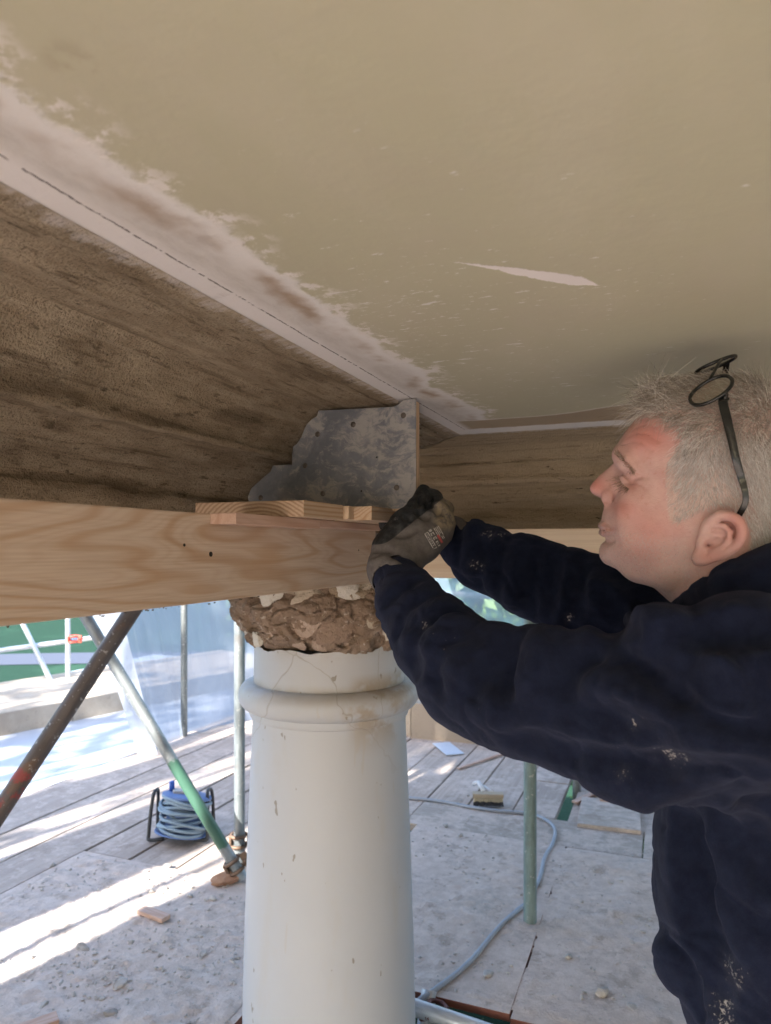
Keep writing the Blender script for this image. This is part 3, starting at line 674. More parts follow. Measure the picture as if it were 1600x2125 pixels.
# the rest of the scaffold, outside the frame on the left, whose shadows stripe the deck
cx_, sx_ = math.cos(R(SUN_AZ)), math.sin(R(SUN_AZ))
def cd(c, d, z): return (c * cx_ + d * sx_, -c * sx_ + d * cx_, z)
for i, c in enumerate((-2.40, -3.34, -4.10, -4.34, -4.62, -4.95, -5.30)):
    tube_between(cd(c, -.9, -2.5), cd(c, -.9, 3.6), 'grey', 'upright scaffold tube outside the frame, %s from the portico' % ('nearest', 'second', 'third', 'fourth', 'fifth', 'sixth', 'farthest')[i], 'scaffold uprights out of frame on the left')
M_SHADE = mat_wood('shade_panel_plywood', 2, (.52, .40, .27), (.42, .29, .17), ringk=60, seed=7.7)  # unseen panels added to block the sun and stripe the deck
for hn, (c0, c1_) in enumerate(((-2.28, -1.35), (-3.24, -2.56), (-3.92, -3.50), (-2.555, -2.215))):
    mb = MB(); hz = 1.3 if hn == 3 else 5.0 if hn == 1 else 3.5; mb.box((0, 0, 0), (c1_ - c0, .018, hz), bev=.002)
    m = cd((c0 + c1_) / 2, -.95, 4.1 if hn == 3 else hz / 2); tag(link('shade_panel', mesh_data('shade_panel', mb.v, mb.f), M_SHADE, None, m, (0, 0, -R(SUN_AZ))), ('wide plywood shade panel added nearest the portico, outside the frame', 'middle plywood shade panel added outside the frame', 'narrow plywood shade panel added farthest from the portico, outside the frame', 'short plywood shade panel added high up, outside the frame')[hn], 'shade panel', 'added shade panels out of frame')
# ================================================================== white roof sheet, parapets
def wedge(name, pts, z0, z1, mat, bev=.0):
    n = len(pts); v = [(p[0], p[1], z0) for p in pts] + [(p[0], p[1], z1) for p in pts]
    f = [tuple(range(n))[::-1], tuple(range(n, 2 * n))] + [(i, (i + 1) % n, n + (i + 1) % n, n + i) for i in range(n)]
    return link(name, mesh_data(name, v, f), mat)
M_WSHEET = plain('white_membrane', (.44, .46, .50), .45, var=.04, scale=5, bump=.5)
xs = np.linspace(-6.6, -3.40, 70); ys = np.linspace(-7, 8, 220); X, Y = np.meshgrid(xs, ys, indexing='ij')
Z = -.075 + .012 * fbm(X * 1.6, Y * 1.6, 2.2, 3) + .004 * gnoise(X * 9, Y * 3, 1)
idx = np.arange(X.size).reshape(X.shape); f = np.stack([idx[:-1, :-1], idx[1:, :-1], idx[1:, 1:], idx[:-1, 1:]], -1).reshape(-1, 4)
o = link('white_membrane', mesh_data('white_membrane', np.stack([X.ravel(), Y.ravel(), Z.ravel()], 1), f, True), M_WSHEET); rotobj(o)
tag(o, 'sunlit white membrane on the low roof beside the deck, striped by tube shadows', 'membrane')
a = on_z(0, 1540, -.12); b = on_z(235, 1490, -.12); d = (b - a) / np.linalg.norm(b - a); nn = np.array((-d[1], d[0], 0))
pw = thing('parapet', 'broad stone parapet with a dappled top beyond the white membrane on the left', 'parapet', (0, 0, 0))
L0, step_ = -4.0, .92
for i in range(8):                                # coping stones, each a piece
    p0 = a + d * (L0 + i * step_ + .004); p1 = a + d * (L0 + (i + 1) * step_ - .004)
    w_ = wedge('coping_stone', [p0, p1, p1 + nn * 1.35, p0 + nn * 1.35], -.14, .10 + random.uniform(-.004, .004), M_STONE); w_.parent = pw
p0 = a + d * L0 + nn * .03; p1 = a + d * (L0 + 8 * step_) + nn * .03
wedge('wall_body', [p0, p1, p1 + nn * 1.25, p0 + nn * 1.25], -2.7, -.142, M_STONE).parent = pw
pr = thing('parapet', 'low tan stone kerb at the far edge of the deck, right of the column', 'parapet', (0, 0, 0))
s_p = to_ns(on_z(850, 1530))[1]
for i in range(6):
    n0 = -2.6 + i * .85; q = [ns(n0 + .003, s_p), ns(n0 + .847, s_p), ns(n0 + .847, s_p + .42), ns(n0 + .003, s_p + .42)]
    wedge('coping_stone', q, -.05, .255 + random.uniform(-.004, .004), M_STONE).parent = pr
# ================================================================== plastic sheeting
def sheet_grid(name, bottom, top, nu, nv, amp, mat, label, seed=0.0, tail=.0):
    bt = np.array(cr(bottom, nu // (len(bottom) - 1))); tp = np.array(cr(top, nu // (len(top) - 1)))
    v = np.linspace(0, 1, nv); G = bt[:, None, :] * (1 - v)[None, :, None] + tp[:, None, :] * v[None, :, None]
    u = np.linspace(0, 1, len(bt)) * np.linalg.norm(bt[-1] - bt[0])
    U, Vv = np.meshgrid(u, v * 2, indexing='ij')
    t = np.gradient(bt, axis=0); t /= np.linalg.norm(t, axis=1)[:, None]; nrm = np.stack([t[:, 1], -t[:, 0], 0 * t[:, 0]], 1)
    w_ = (fbm(U * 3.2 + seed, Vv * .55, seed, 4, .55) + .35 * np.sin(U * 16 + 2 * gnoise(U * 2, Vv, 3))) * amp
    G = G + nrm[:, None, :] * w_[..., None]
    G[:, 0, 2] += .02 * gnoise(U[:, 0] * 6, 1, 1)
    n_, m_ = U.shape; idx = np.arange(n_ * m_).reshape(n_, m_)
    f = np.stack([idx[:-1, :-1], idx[1:, :-1], idx[1:, 1:], idx[:-1, 1:]], -1).reshape(-1, 4)
    o = link(name, mesh_data(name, G.reshape(-1, 3), f, True), mat); return tag(o, label, 'plastic sheet')
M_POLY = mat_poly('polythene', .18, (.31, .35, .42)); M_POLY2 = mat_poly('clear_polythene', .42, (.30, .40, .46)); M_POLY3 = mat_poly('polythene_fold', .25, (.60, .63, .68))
b0, b1, b2 = on_z(300, 1563, .01), on_z(375, 1531, .01), on_z(488, 1500, .01)
b3 = b2 + (b2 - b1) * 1.4 + np.array((.25, -.1, 0))
sheet_grid('plastic_sheet', [b0, b1, b2, b3], [b0 + (-.52, .0, 1.75), b1 + (-.35, .1, 1.75), b2 + (-.15, .1, 1.75), b3 + (0, .1, 1.75)], 90, 40, .035, M_POLY,
           'translucent white plastic sheet hanging to the deck left of the column', 1.0)
# its folded edge, doubled over, its sun glow put into a paler tint
sheet_grid('plastic_sheet', [b0 + (-.03, -.04, .0), b0 + (.03, -.05, 0), b0 + (.10, -.03, 0)], [b0 + (-.60, -.04, 1.75), b0 + (-.48, -.06, 1.75), b0 + (-.36, -.02, 1.75)], 20, 30, .015, M_POLY3, 'narrow folded strip of plastic with sun glow put into its pale tint, at the left edge of the sheeting', 6.0)
r0, r1 = ns(-2.3, s_p + .50, .2), ns(2.6, s_p + .50, .2)
sheet_grid('plastic_sheet', [r0, ns(0, s_p + .52, .2), r1], [np.array(r0) + (0, 0, 2.2), np.array(ns(0, s_p + .52, 2.4)), np.array(r1) + (0, 0, 2.2)], 80, 30, .03, M_POLY2, 'bluish see-through plastic sheet behind the far kerb, with foliage showing through', 3.0)
# ================================================================== trees beyond
LEAF = [plain('leaf_green', (.055, .11, .03), .55, var=.4, scale=4), plain('leaf_light', (.10, .17, .045), .55, var=.35, scale=4), plain('leaf_dark', (.03, .07, .025), .6, var=.4, scale=4)]
BARK = plain('bark', (.12, .09, .065), .9, var=.4, scale=12)
def tree(loc, h, cr_, label, leaf, n=2600, seed=1, name='tree'):
    r_ = np.random.default_rng(seed); root = thing(name, label, 'tree', loc)
    mb = MB(); mb.tube([(0, 0, 0), (.05, .02, h * .3), (.0, .08, h * .6), (.1, .05, h * .85)], [h * .035, h * .026, h * .016, h * .006], 9)
    for k in range(6):
        a = k * 1.05 + r_.random(); z0 = h * (.3 + .07 * k); e = np.array((math.cos(a), math.sin(a), .7)) * cr_ * .75
        mb.tube([(0.03, .04, z0), tuple(np.array((0, 0, z0)) + e * .5 + (0, 0, .1)), tuple(np.array((0, 0, z0)) + e)], [h * .014, h * .008, h * .003], 6)
    mb.build('trunk', BARK, root, True)
    cl = r_.normal(size=(26, 3)); cl /= np.linalg.norm(cl, axis=1)[:, None]; cl = cl * (r_.random((26, 1)) ** .4) * np.array((cr_, cr_, h * .36)) + (0, 0, h * .66)
    c = cl[r_.integers(0, 26, n)] + r_.normal(size=(n, 3)) * cr_ * .20
    u = r_.normal(size=(n, 3)); u /= np.linalg.norm(u, axis=1)[:, None]; v = np.cross(u, r_.normal(size=(n, 3))); v /= np.linalg.norm(v, axis=1)[:, None]
    sz = (.05 + .06 * r_.random((n, 1))) * cr_ * .8
    q = np.stack([c - u * sz, c - v * sz * .5, c + u * sz, c + v * sz * .5], 1).reshape(-1, 3)
    link('crown', mesh_data('crown', q, np.arange(4 * n).reshape(-1, 4)), leaf, root)
tree((.9, 15, ZG), 6.5, 2.4, 'leafy green tree straight behind the far plastic sheet', LEAF[0], seed=2)
tree((4.2, 14, ZG), 5.8, 2.3, 'pale green tree behind the far plastic sheet, towards the man', LEAF[1], seed=3)
tree((7.6, 17, ZG), 7.5, 3.0, 'dark green tree furthest right behind the far sheet', LEAF[2], seed=4)
tree((-2.6, 19, ZG), 6.0, 2.3, 'green tree behind the left plastic sheet', LEAF[0], seed=5)
tree((-24, 48, ZG + .3), 9.0, 5.0, 'broad tree at the far end of the lawn', LEAF[2], seed=6)
for i, (x, y) in enumerate(((-40, 52), (-12, 55), (4, 50), (18, 46))):
    tree((x, y, ZG + .3), 8.0 + i, 5.0, ('dark tree far away at the left end of the tree line', 'far tree standing behind the left sheet', 'far tree standing behind the column', 'far tree at the right end of the tree line')[i], LEAF[i % 3], 1600, 10 + i)
tree((-7.6, -1.6, ZG), 10.5, 2.6, 'tall tree outside the frame on the left, dappling the parapet', LEAF[0], 1900, 31)
tree((-10.2, .6, ZG), 10.0, 2.8, 'second tree outside the frame on the left, further from the deck', LEAF[2], 2200, 32)
tree((.75, 6.3, ZG), 1.3, .8, 'bright low bush under the deck, seen through the opening by the column', LEAF[1], 900, 21, 'bush')
tree((3.2, 9.2, ZG), 1.3, .9, 'bright low bush seen through the gap in the far boards', LEAF[1], 900, 22, 'bush')
# ================================================================== cable reel
rp = on_z(372, 1742, .005); rr = .118
reel = thing('cable_reel', 'blue cable reel with a black tube frame on the boards left of the column', 'cable reel', tuple(rp))
M_BLUE = plain('reel_blue', (.10, .17, .36), .45); M_CABLE = plain('cable_blue_grey', (.20, .28, .36), .5, var=.2, scale=20); M_BLK = plain('black_tube', (.025, .027, .03), .45)
ax = Matrix.Rotation(R(8), 3, 'Y') @ Matrix.Rotation(R(-10), 3, 'X')
def rl_(p): return tuple(ax @ Vector(p))
mb = MB(); mb.lathe([(.03, .028), (rr * 1.02, .028), (rr * 1.04, .032), (rr * 1.02, .036), (.03, .036)], 40); o = mb.build('lower_flange', M_BLUE, reel); auto_smooth(o); o.rotation_euler = (R(-10), R(8), 0)
mb = MB(); mb.lathe([(0.001, .205), (rr * .80, .205), (rr * .98, .196), (rr, .200), (rr * .98, .207), (rr * .8, .214), (0.001, .214)], 40); o = mb.build('upper_flange', M_BLUE, reel); auto_smooth(o); o.rotation_euler = (R(-10), R(8), 0)
mb = MB(); mb.box((0, .005, .219), (.12, .10, .014), bev=.004); o = mb.build('socket_panel', plain('socket_grey', (.40, .38, .37), .5), reel); o.rotation_euler = (R(-10), R(8), .3)
mb = MB(); r_ = np.random.default_rng(3); pts = []
for i in range(24 * 16):
    a = i / 24 * 2 * math.pi; t_ = i / (24 * 16); lay = math.sin(t_ * math.pi * 5) * .5 + .5
    rad = rr * (.80 + .14 * math.sin(t_ * 7 + 1)) + .008 * math.sin(a * 1.0 + t_ * 30) + (.014 if lay < .3 else 0)
    pts.append((rad * math.cos(a), rad * math.sin(a), .050 + .135 * lay + .012 * math.sin(a + t_ * 40)))
mb.tube(pts, .0078, 7); o = mb.build('cable_coil', M_CABLE, reel, True); o.rotation_euler = (R(-10), R(8), 0)
mb = MB(); mb.lathe([(rr * .66, .034), (rr * .66, .2)], 32); o = mb.build('drum', M_BLUE, reel, True); o.rotation_euler = (R(-10), R(8), 0)
for sx in (-1, 1):
    mb = MB(); x = sx * rr * 1.02
    mb.tube(cr([(x * .55, -.02, .012), (x * 1.1, -.03, .010), (x * 1.16, -.02, .03), (x * 1.13, .0, .13), (x * 1.08, .02, .205), (x * 1.05, .05, .22), (x * 1.10, .10, .19), (x * 1.15, .11, .03), (x * 1.1, .12, .010), (x * .5, .12, .012)], 6), .0085, 8)
    mb.build('frame_tube', M_BLK, reel, True)
mb = MB(); mb.tube([(-.05, .05, .215), (-.05, .05, .262)], .013, 10); mb.build('crank_knob', plain('knob_blue', (.03, .10, .42), .4), reel, True)
# ================================================================== soft broom head with a short handle
bp = on_z(1013, 1672, .006); br = thing('brush', 'flat bristled brush with a pale handle lying on the far boards', 'brush', tuple(bp), (0, 0, R(-4)))
mb = MB(); mb.box((0, .012, .055), (.165, .05, .022), bev=.004); mb.build('stock', plain('brush_wood', (.42, .34, .24), .7), br)
mb = MB(); mb2 = MB(); r_ = np.random.default_rng(5)
for i in range(15):
    for j in range(3):
        x = -.074 + i * .0106; y = -.004 + j * .014
        mb.tube([(x, y, .046), (x + r_.normal() * .002, y - .004 + r_.normal() * .002, .022)], [.0045, .0055], 6)
        mb2.tube([(x, y - .004, .024), (x + r_.normal() * .003, y - .010 + r_.normal() * .003, .003)], [.0055, .0068], 6)
bri = mb.build('bristles', plain('bristle_cream', (.50, .43, .30), .9), br); mb2.build('bristle_tips', plain('bristle_dark', (.035, .035, .04), .9), bri)
mb = MB(); mb.tube([(-.02, .03, .066), (-.045, .12, .085), (-.06, .21, .05), (-.065, .25, .03)], [.011, .013, .012, .010], 10); mb.tube([(.02, .03, .066), (.0, .10, .06), (-.04, .17, .06)], [.009, .009, .009], 8); mb.build('handle', plain('brush_handle', (.62, .62, .63), .4), br, True)
# ================================================================== grey cable on the deck
cp = [(866, 2078), (905, 2052), (950, 2018), (985, 1985), (1020, 1942), (1048, 1912), (1075, 1888), (1094, 1872), (1112, 1838), (1122, 1815), (1130, 1780), (1146, 1752), (1152, 1728), (1146, 1712), (1130, 1700), (1105, 1690), (1075, 1686), (1030, 1682), (985, 1676), (940, 1668), (890, 1660), (848, 1656), (800, 1650)]
pts = [on_z(x, y, .019 if y > 1712 else (.016 if y > 1672 else .010)) for x, y in cp]
pts[0] = pts[0] + (0, 0, -.004); pts = [pts[0] + (-.10, -.10, -.22), pts[0] + (-.03, -.03, -.05)] + pts
mb = MB(); mb.tube(cr(pts, 6), .0085, 10)
tag(mb.build('cable', plain('cable_grey', (.30, .33, .38), .45, var=.1), None, True), 'grey electric cable snaking over the dusty deck behind the green tube', 'cable')
# ================================================================== running mould (metal profile on a wooden horse)
def mat_zinc():
    t = T('zinc_plate'); c = t.co(); x, y, z = t.xyz(c)
    w = t.vadd(c, t.comb(t.noise(c, 14, 4) * .07, 0.0, t.noise(c, 17, 4) * .07))
    a = t.noise(w, 15, 5, .68); b = t.noise(t.vmul(w, (1, 1, 2.2)), 42, 5, .7); big = t.noise(c, 6, 3)
    col = t.mix(a.step(.35, .65), (.175, .19, .22), (.26, .275, .305))
    col = t.mix((a + x * 1.3 + .86 + z * .0).step(.98, 1.12) * .35, col, (.30, .285, .26))
    sm = (b * .55 + a * .45 + big * .22 + (x + .58) * .30).step(.585, .69)
    col = t.mix(sm * .65, col, t.mix(b, (.33, .315, .295), (.48, .46, .43)))
    sw = t.noise(t.vmul(w, (1.6, 1, 1)), 30, 3, .6, 1.5)
    lines = ((sw - .5).abs()).step(.012, .0) ; col = t.mix(lines * .35, col, (.36, .34, .31))
    dull = sm.max(lines * .5)
    return t.done(t.pbr(col, .52 + dull * .35, t.bump(b * .4 + sm * .6 + a * .3, .3, .002), .45 - sm * .4))
mould = thing('running_mould', 'grey metal cornice profile mould on wooden slipper, held up against the corner', 'running mould', (0, 0, 0), (0, 0, TH))
pl = [(n, z) for n, z in TNZ]
pr_ = to_ns(on_s(862, 1058, S_PL)); nR = (TNZ[0][0] + pr_[0]) / 2; zBt = CAMZ + .0700
pl[0] = (nR, ZC - .002); pl = [(n, min(z, ZC - .002)) for n, z in pl] + [(TNZ[-1][0] + .01, zBt), (nR, zBt)]
def extr(name, poly, s0, s1, mat, parent):
    n = len(poly); v = [(a, s0, b) for a, b in poly] + [(a, s1, b) for a, b in poly]
    f = [tuple(range(n)), tuple(range(n, 2 * n))[::-1]] + [((i + 1) % n, i, n + i, n + (i + 1) % n) for i in range(n)]
    bm = bmesh.new(); bv = [bm.verts.new(q) for q in v]; [bm.faces.new([bv[i] for i in q]) for q in f]
    bmesh.ops.recalc_face_normals(bm, faces=bm.faces[:]); me = bpy.data.meshes.new(name); bm.to_mesh(me); bm.free()
    return link(name, me, mat, parent)
extr('metal_plate', pl, S_PL, S_PL + .0025, mat_zinc(), mould)
cen = np.mean(pl, 0); inner = [(nR if abs(a - nR) < 1e-6 else a + .007, b - (.004 if b > zBt + .02 else 0.0)) for a, b in pl]
inner = [(a, max(b, zBt - .004)) for a, b in inner]; inner[-1] = (nR, zBt - .004); inner[-2] = (inner[-2][0], zBt - .004)
extr('plywood_backing', inner, S_PL + .0027, S_PL + .019, M_PLYBACK, mould)
M_SCREW = plain('screw_steel', (.15, .13, .115), .5, .7, .3, 90)
for x, y in ((837, 862), (733, 881), (659, 901), (633, 966), (670, 1024), (823, 1012), (541, 1033)):
    p = to_ns(on_s(x, y, S_PL)); mb = MB()
    k = 12; v = [(0, -.0016, 0)] + [(.0030 * math.cos(6.2832 * i / k), -.0017, .0030 * math.sin(6.2832 * i / k)) for i in range(k)] + [(.0052 * math.cos(6.2832 * i / k), -.0002, .0052 * math.sin(6.2832 * i / k)) for i in range(k)]
    f = [(0, 1 + (i + 1) % k, 1 + i) for i in range(k)] + [(1 + i, 1 + (i + 1) % k, 1 + k + (i + 1) % k, 1 + k + i) for i in range(k)]
    mb.add(v, f); o = mb.build('screw', M_SCREW, mould); o.location = (p[0], S_PL, p[2])
for x, y in ((750, 1019), (782, 949)):
    p = to_ns(on_s(x, y, S_PL)); mb = MB(); mb.add([(.0018 * math.cos(.7854 * i), -.0003, .0018 * math.sin(.7854 * i)) for i in range(8)], [tuple(range(8))]); o = mb.build('nail_hole', plain('hole_black', (.012, .012, .012)), mould); o.location = (p[0], S_PL, p[2])
def mbox(name, n0, n1, s0, s1, z0, z1, mat, bev=.0015):
    mb = MB(); mb.box((0, 0, 0), (n1 - n0, s1 - s0, z1 - z0), bev=bev); return mb.build(name, mat, mould, loc=((n0 + n1) / 2, (s0 + s1) / 2, (z0 + z1) / 2))
zb = CAMZ + .0462
def mat_endgrain():
    t = T('end_grain'); c = t.co(); x, y, z = t.xyz(c)
    d = ((x - .02) * (x - .02) + (z + .06) * (z + .06) * 1.6).pow(.5) + t.noise(c, 16, 3) * .012
    r = ((d * 900).sin() * .5 + .5).pow(1.6)
    col = t.mix(r * .75, (.56, .42, .30), (.30, .185, .115)); col = t.mix(t.noise(c, 10, 3).step(.5, .7) * .4 * x.step(.0, -.08), col, (.36, .38, .33))
    col = t.mix(t.noise(c, 300, 3).step(.5, .7) * .3, col, (.30, .2, .13))
    return t.done(t.pbr(col, .8, t.bump(r, .3, .001)))
sl = mbox('slipper_board', -.688, -.496, .930, 1.068, zb, zb + .0245, M_BLOCK)
sl.data.materials.append(mat_endgrain())
for p in sl.data.polygons:
    if p.normal.y < -.7: p.material_index = 1
mbox('slipper_board', -.70, -.455, 1.092, 1.40, zb, zb + .0236, M_BLOCK)
mbox('spacer_block', -.515, -.487, 1.070, 1.090, zb + .001, zb + .0235, M_PLYBACK)
mbox('guide_batten', -.5595, -.519, .788, 1.03, CAMZ + .031, zb - .0004, M_BATTEN)
mbox('guide_batten', -.5595, -.523, 1.034, 1.30, CAMZ + .034, zb - .0004, M_BATTEN)
# nail heads and marks on the beam face
M_NAIL = plain('nail', (.05, .045, .04), .5, .6)
for x, y, r in ((437, 1150, .0035), (382, 1131, .002), (744, 1142, .0016)):
    d = np.array(((x - CX) / F, 1, 0)); yy = -.56 / (d[0] * DY - DX); p = P(x, y, yy); q = to_ns(p)
    mb = MB(); mb.lathe([(.0001, .0006), (r, .0006), (r, -.001)], 10); o = mb.build('nail', M_NAIL); o.location = ns(q[0] + .0002, q[1], q[2]); o.rotation_euler = (R(90), 0, TH + R(90))
    tag(o, {437: 'dark nail hole in the knotty beam, right in the pale oval grain', 382: 'small dark nail left of the larger nail hole in the beam', 744: 'small nail near the sawn end of the left beam'}[x], 'nail')
# ================================================================== signed distance modelling
class Vol:
    def __init__(s, lo, hi, h):
        s.lo = np.array(lo, float); s.h = h; s.n = np.ceil((np.array(hi) - s.lo) / h).astype(int) + 1
        s.ax = [(s.lo[i] + h * np.arange(s.n[i])).astype(np.float32) for i in range(3)]
        s.F = np.full(tuple(s.n), .5, np.float32)
    def sl(s, lo, hi):
        a = np.clip(np.floor((np.array(lo) - s.lo) / s.h).astype(int), 0, s.n - 1); b = np.clip(np.ceil((np.array(hi) - s.lo) / s.h).astype(int) + 1, 1, s.n)
        q = tuple(slice(i, j) for i, j in zip(a, b))
        return q, s.ax[0][q[0]][:, None, None], s.ax[1][q[1]][None, :, None], s.ax[2][q[2]][None, None, :]
    def apply(s, d, q, k, cut=False):
        A = s.F[q]
        if cut: A, d = -A, d
        h = np.maximum(k - np.abs(A - d), 0) / k if k > 0 else 0
        r = np.minimum(A, d) - h * h * k * .25
        s.F[q] = -r if cut else r
    def cap(s, a, b, ra, rb, k=.01, cut=False):
        a = np.array(a, float); b = np.array(b, float); m = max(ra, rb) + k + 3 * s.h
        q, x, y, z = s.sl(np.minimum(a, b) - m, np.maximum(a, b) + m)
        if min(x.size, y.size, z.size) == 0: return
        d = b - a; L2 = max(float(d @ d), 1e-12)
        t = np.clip(((x - a[0]) * d[0] + (y - a[1]) * d[1] + (z - a[2]) * d[2]) / L2, 0, 1)
        D = np.sqrt((x - a[0] - t * d[0]) ** 2 + (y - a[1] - t * d[1]) ** 2 + (z - a[2] - t * d[2]) ** 2) - (ra + (rb - ra) * t)
        s.apply(D.astype(np.float32), q, k, cut)
    def chain(s, pts, rad, k=.01, cut=False):
        rad = [rad] * len(pts) if np.isscalar(rad) else rad
        for i in range(len(pts) - 1): s.cap(pts[i], pts[i + 1], rad[i], rad[i + 1], k, cut)
    def ell(s, c, r, k=.01, cut=False, M=None):
        c = np.array(c, float); r = np.array(r, float); m = r.max() + k + 3 * s.h
        q, x, y, z = s.sl(c - m, c + m)
        if min(x.size, y.size, z.size) == 0: return
        X, Y, Z = x - c[0], y - c[1], z - c[2]
        if M is not None: X, Y, Z = (M[0][0] * X + M[0][1] * Y + M[0][2] * Z), (M[1][0] * X + M[1][1] * Y + M[1][2] * Z), (M[2][0] * X + M[2][1] * Y + M[2][2] * Z)
        k0 = np.sqrt((X / r[0]) ** 2 + (Y / r[1]) ** 2 + (Z / r[2]) ** 2); k1 = np.sqrt((X / r[0] ** 2) ** 2 + (Y / r[1] ** 2) ** 2 + (Z / r[2] ** 2) ** 2)
        s.apply((k0 * (k0 - 1) / np.maximum(k1, 1e-6)).astype(np.float32), q, k, cut)
    def at(s, p):
        i = np.round((np.asarray(p) - s.lo) / s.h).astype(int); i = np.clip(i, 0, s.n - 1); return s.F[i[..., 0], i[..., 1], i[..., 2]]
    def hit(s, px, py, y0=.45, y1=1.5):
        ys = np.arange(y0, y1, .0015); p = np.stack([(px - CX) / F * ys, ys, CAMZ - (py - HY) / F * ys], 1)
        ok = ((p > s.lo) & (p < s.lo + s.h * (s.n - 1))).all(1); f = np.where(ok, s.at(p), 1)
        i = np.argmax(f < 0); return p[i] if f[i] < 0 else None
    def mesh(s):
        Fv = s.F; n = np.array(Fv.shape); I = Fv < 0
        c = np.zeros(tuple(n - 1), np.int8)
        for d in [(i, j, k) for i in (0, 1) for j in (0, 1) for k in (0, 1)]: c += I[d[0]:n[0] - 1 + d[0], d[1]:n[1] - 1 + d[1], d[2]:n[2] - 1 + d[2]]
        act = np.argwhere((c > 0) & (c < 8)); idm = np.full(tuple(n - 1), -1, np.int32); idm[act[:, 0], act[:, 1], act[:, 2]] = np.arange(len(act))
        cor = np.array([(i, j, k) for i in (0, 1) for j in (0, 1) for k in (0, 1)])
        val = np.stack([Fv[act[:, 0] + d[0], act[:, 1] + d[1], act[:, 2] + d[2]] for d in cor], 1)
        acc = np.zeros((len(act), 3)); cnt = np.zeros(len(act))
        for a in range(8):
            for b in range(a + 1, 8):
                if np.abs(cor[a] - cor[b]).sum() != 1: continue
                va, vb = val[:, a], val[:, b]; m = (va < 0) != (vb < 0); t = np.where(m, va / np.where(m, va - vb, 1), 0)
                acc += np.where(m[:, None], cor[a] + t[:, None] * (cor[b] - cor[a]), 0); cnt += m
        V = s.lo + s.h * (act + acc / cnt[:, None]); faces = []
        for ax in range(3):
            o1, o2 = [(1, 2), (2, 0), (0, 1)][ax]
            sl0 = [slice(None)] * 3; sl1 = [slice(None)] * 3; sl0[ax] = slice(0, -1); sl1[ax] = slice(1, None)
            A, B = I[tuple(sl0)], I[tuple(sl1)]; e = np.argwhere(A != B)
            e = e[(e[:, o1] > 0) & (e[:, o2] > 0) & (e[:, o1] < n[o1] - 1) & (e[:, o2] < n[o2] - 1)]
            flip = A[e[:, 0], e[:, 1], e[:, 2]]
            def g(d1, d2):
                q = e.copy(); q[:, o1] -= d1; q[:, o2] -= d2; return idm[q[:, 0], q[:, 1], q[:, 2]]
            Q = np.stack([g(1, 1), g(0, 1), g(0, 0), g(1, 0)], 1); Q[~flip] = Q[~flip][:, ::-1]; faces.append(Q)
        return V, np.concatenate(faces)
def fast_mesh(name, V, Q, smooth=True):
    me = bpy.data.meshes.new(name); me.vertices.add(len(V)); me.vertices.foreach_set('co', np.asarray(V, np.float32).ravel())
    me.loops.add(Q.size); me.loops.foreach_set('vertex_index', Q.ravel().astype(np.int32)); me.polygons.add(len(Q))
    me.polygons.foreach_set('loop_start', np.arange(len(Q), dtype=np.int32) * Q.shape[1])
    me.update(calc_edges=True); me.validate()
    if smooth: me.polygons.foreach_set('use_smooth', np.ones(len(me.polygons), bool))
    return me
def vnormals(V, Q):
    nq = np.cross(V[Q[:, 2]] - V[Q[:, 0]], V[Q[:, 3]] - V[Q[:, 1]]); N = np.zeros_like(V)
    for i in range(4): np.add.at(N, Q[:, i], nq)
    return N / np.maximum(np.linalg.norm(N, axis=1), 1e-12)[:, None]
def lap(V, Q, it=2, w=.5):
    for _ in range(it):
        A = np.zeros_like(V); c = np.zeros(len(V))
        for i in range(4):
            for j in (1, 3): np.add.at(A, Q[:, i], V[Q[:, (i + j) % 4]]); np.add.at(c, Q[:, i], 1)
        V = V + w * (A / np.maximum(c, 1)[:, None] - V)
    return V
def color_attr(me, name, arr):
    a = me.color_attributes.new(name, 'FLOAT_COLOR', 'POINT'); q = np.ones((len(me.vertices), 4), np.float32); q[:, :arr.shape[1]] = arr; a.data.foreach_set('color', q.ravel())
def proj(Pw): return CX + F * Pw[:, 0] / Pw[:, 1], HY - F * (Pw[:, 2] - CAMZ) / Pw[:, 1]
def sst(x, a, b):
    t = np.clip((x - a) / (b - a), 0, 1); return t * t * (3 - 2 * t)
def inpoly(px, py, poly):
    c = np.zeros(px.shape, bool); n = len(poly)
    for i in range(n):
        (x1, y1), (x2, y2) = poly[i], poly[(i + 1) % n]
        m = ((y1 > py) != (y2 > py)) & (px < (x2 - x1) * (py - y1) / (y2 - y1 + 1e-12) + x1); c ^= m
    return c
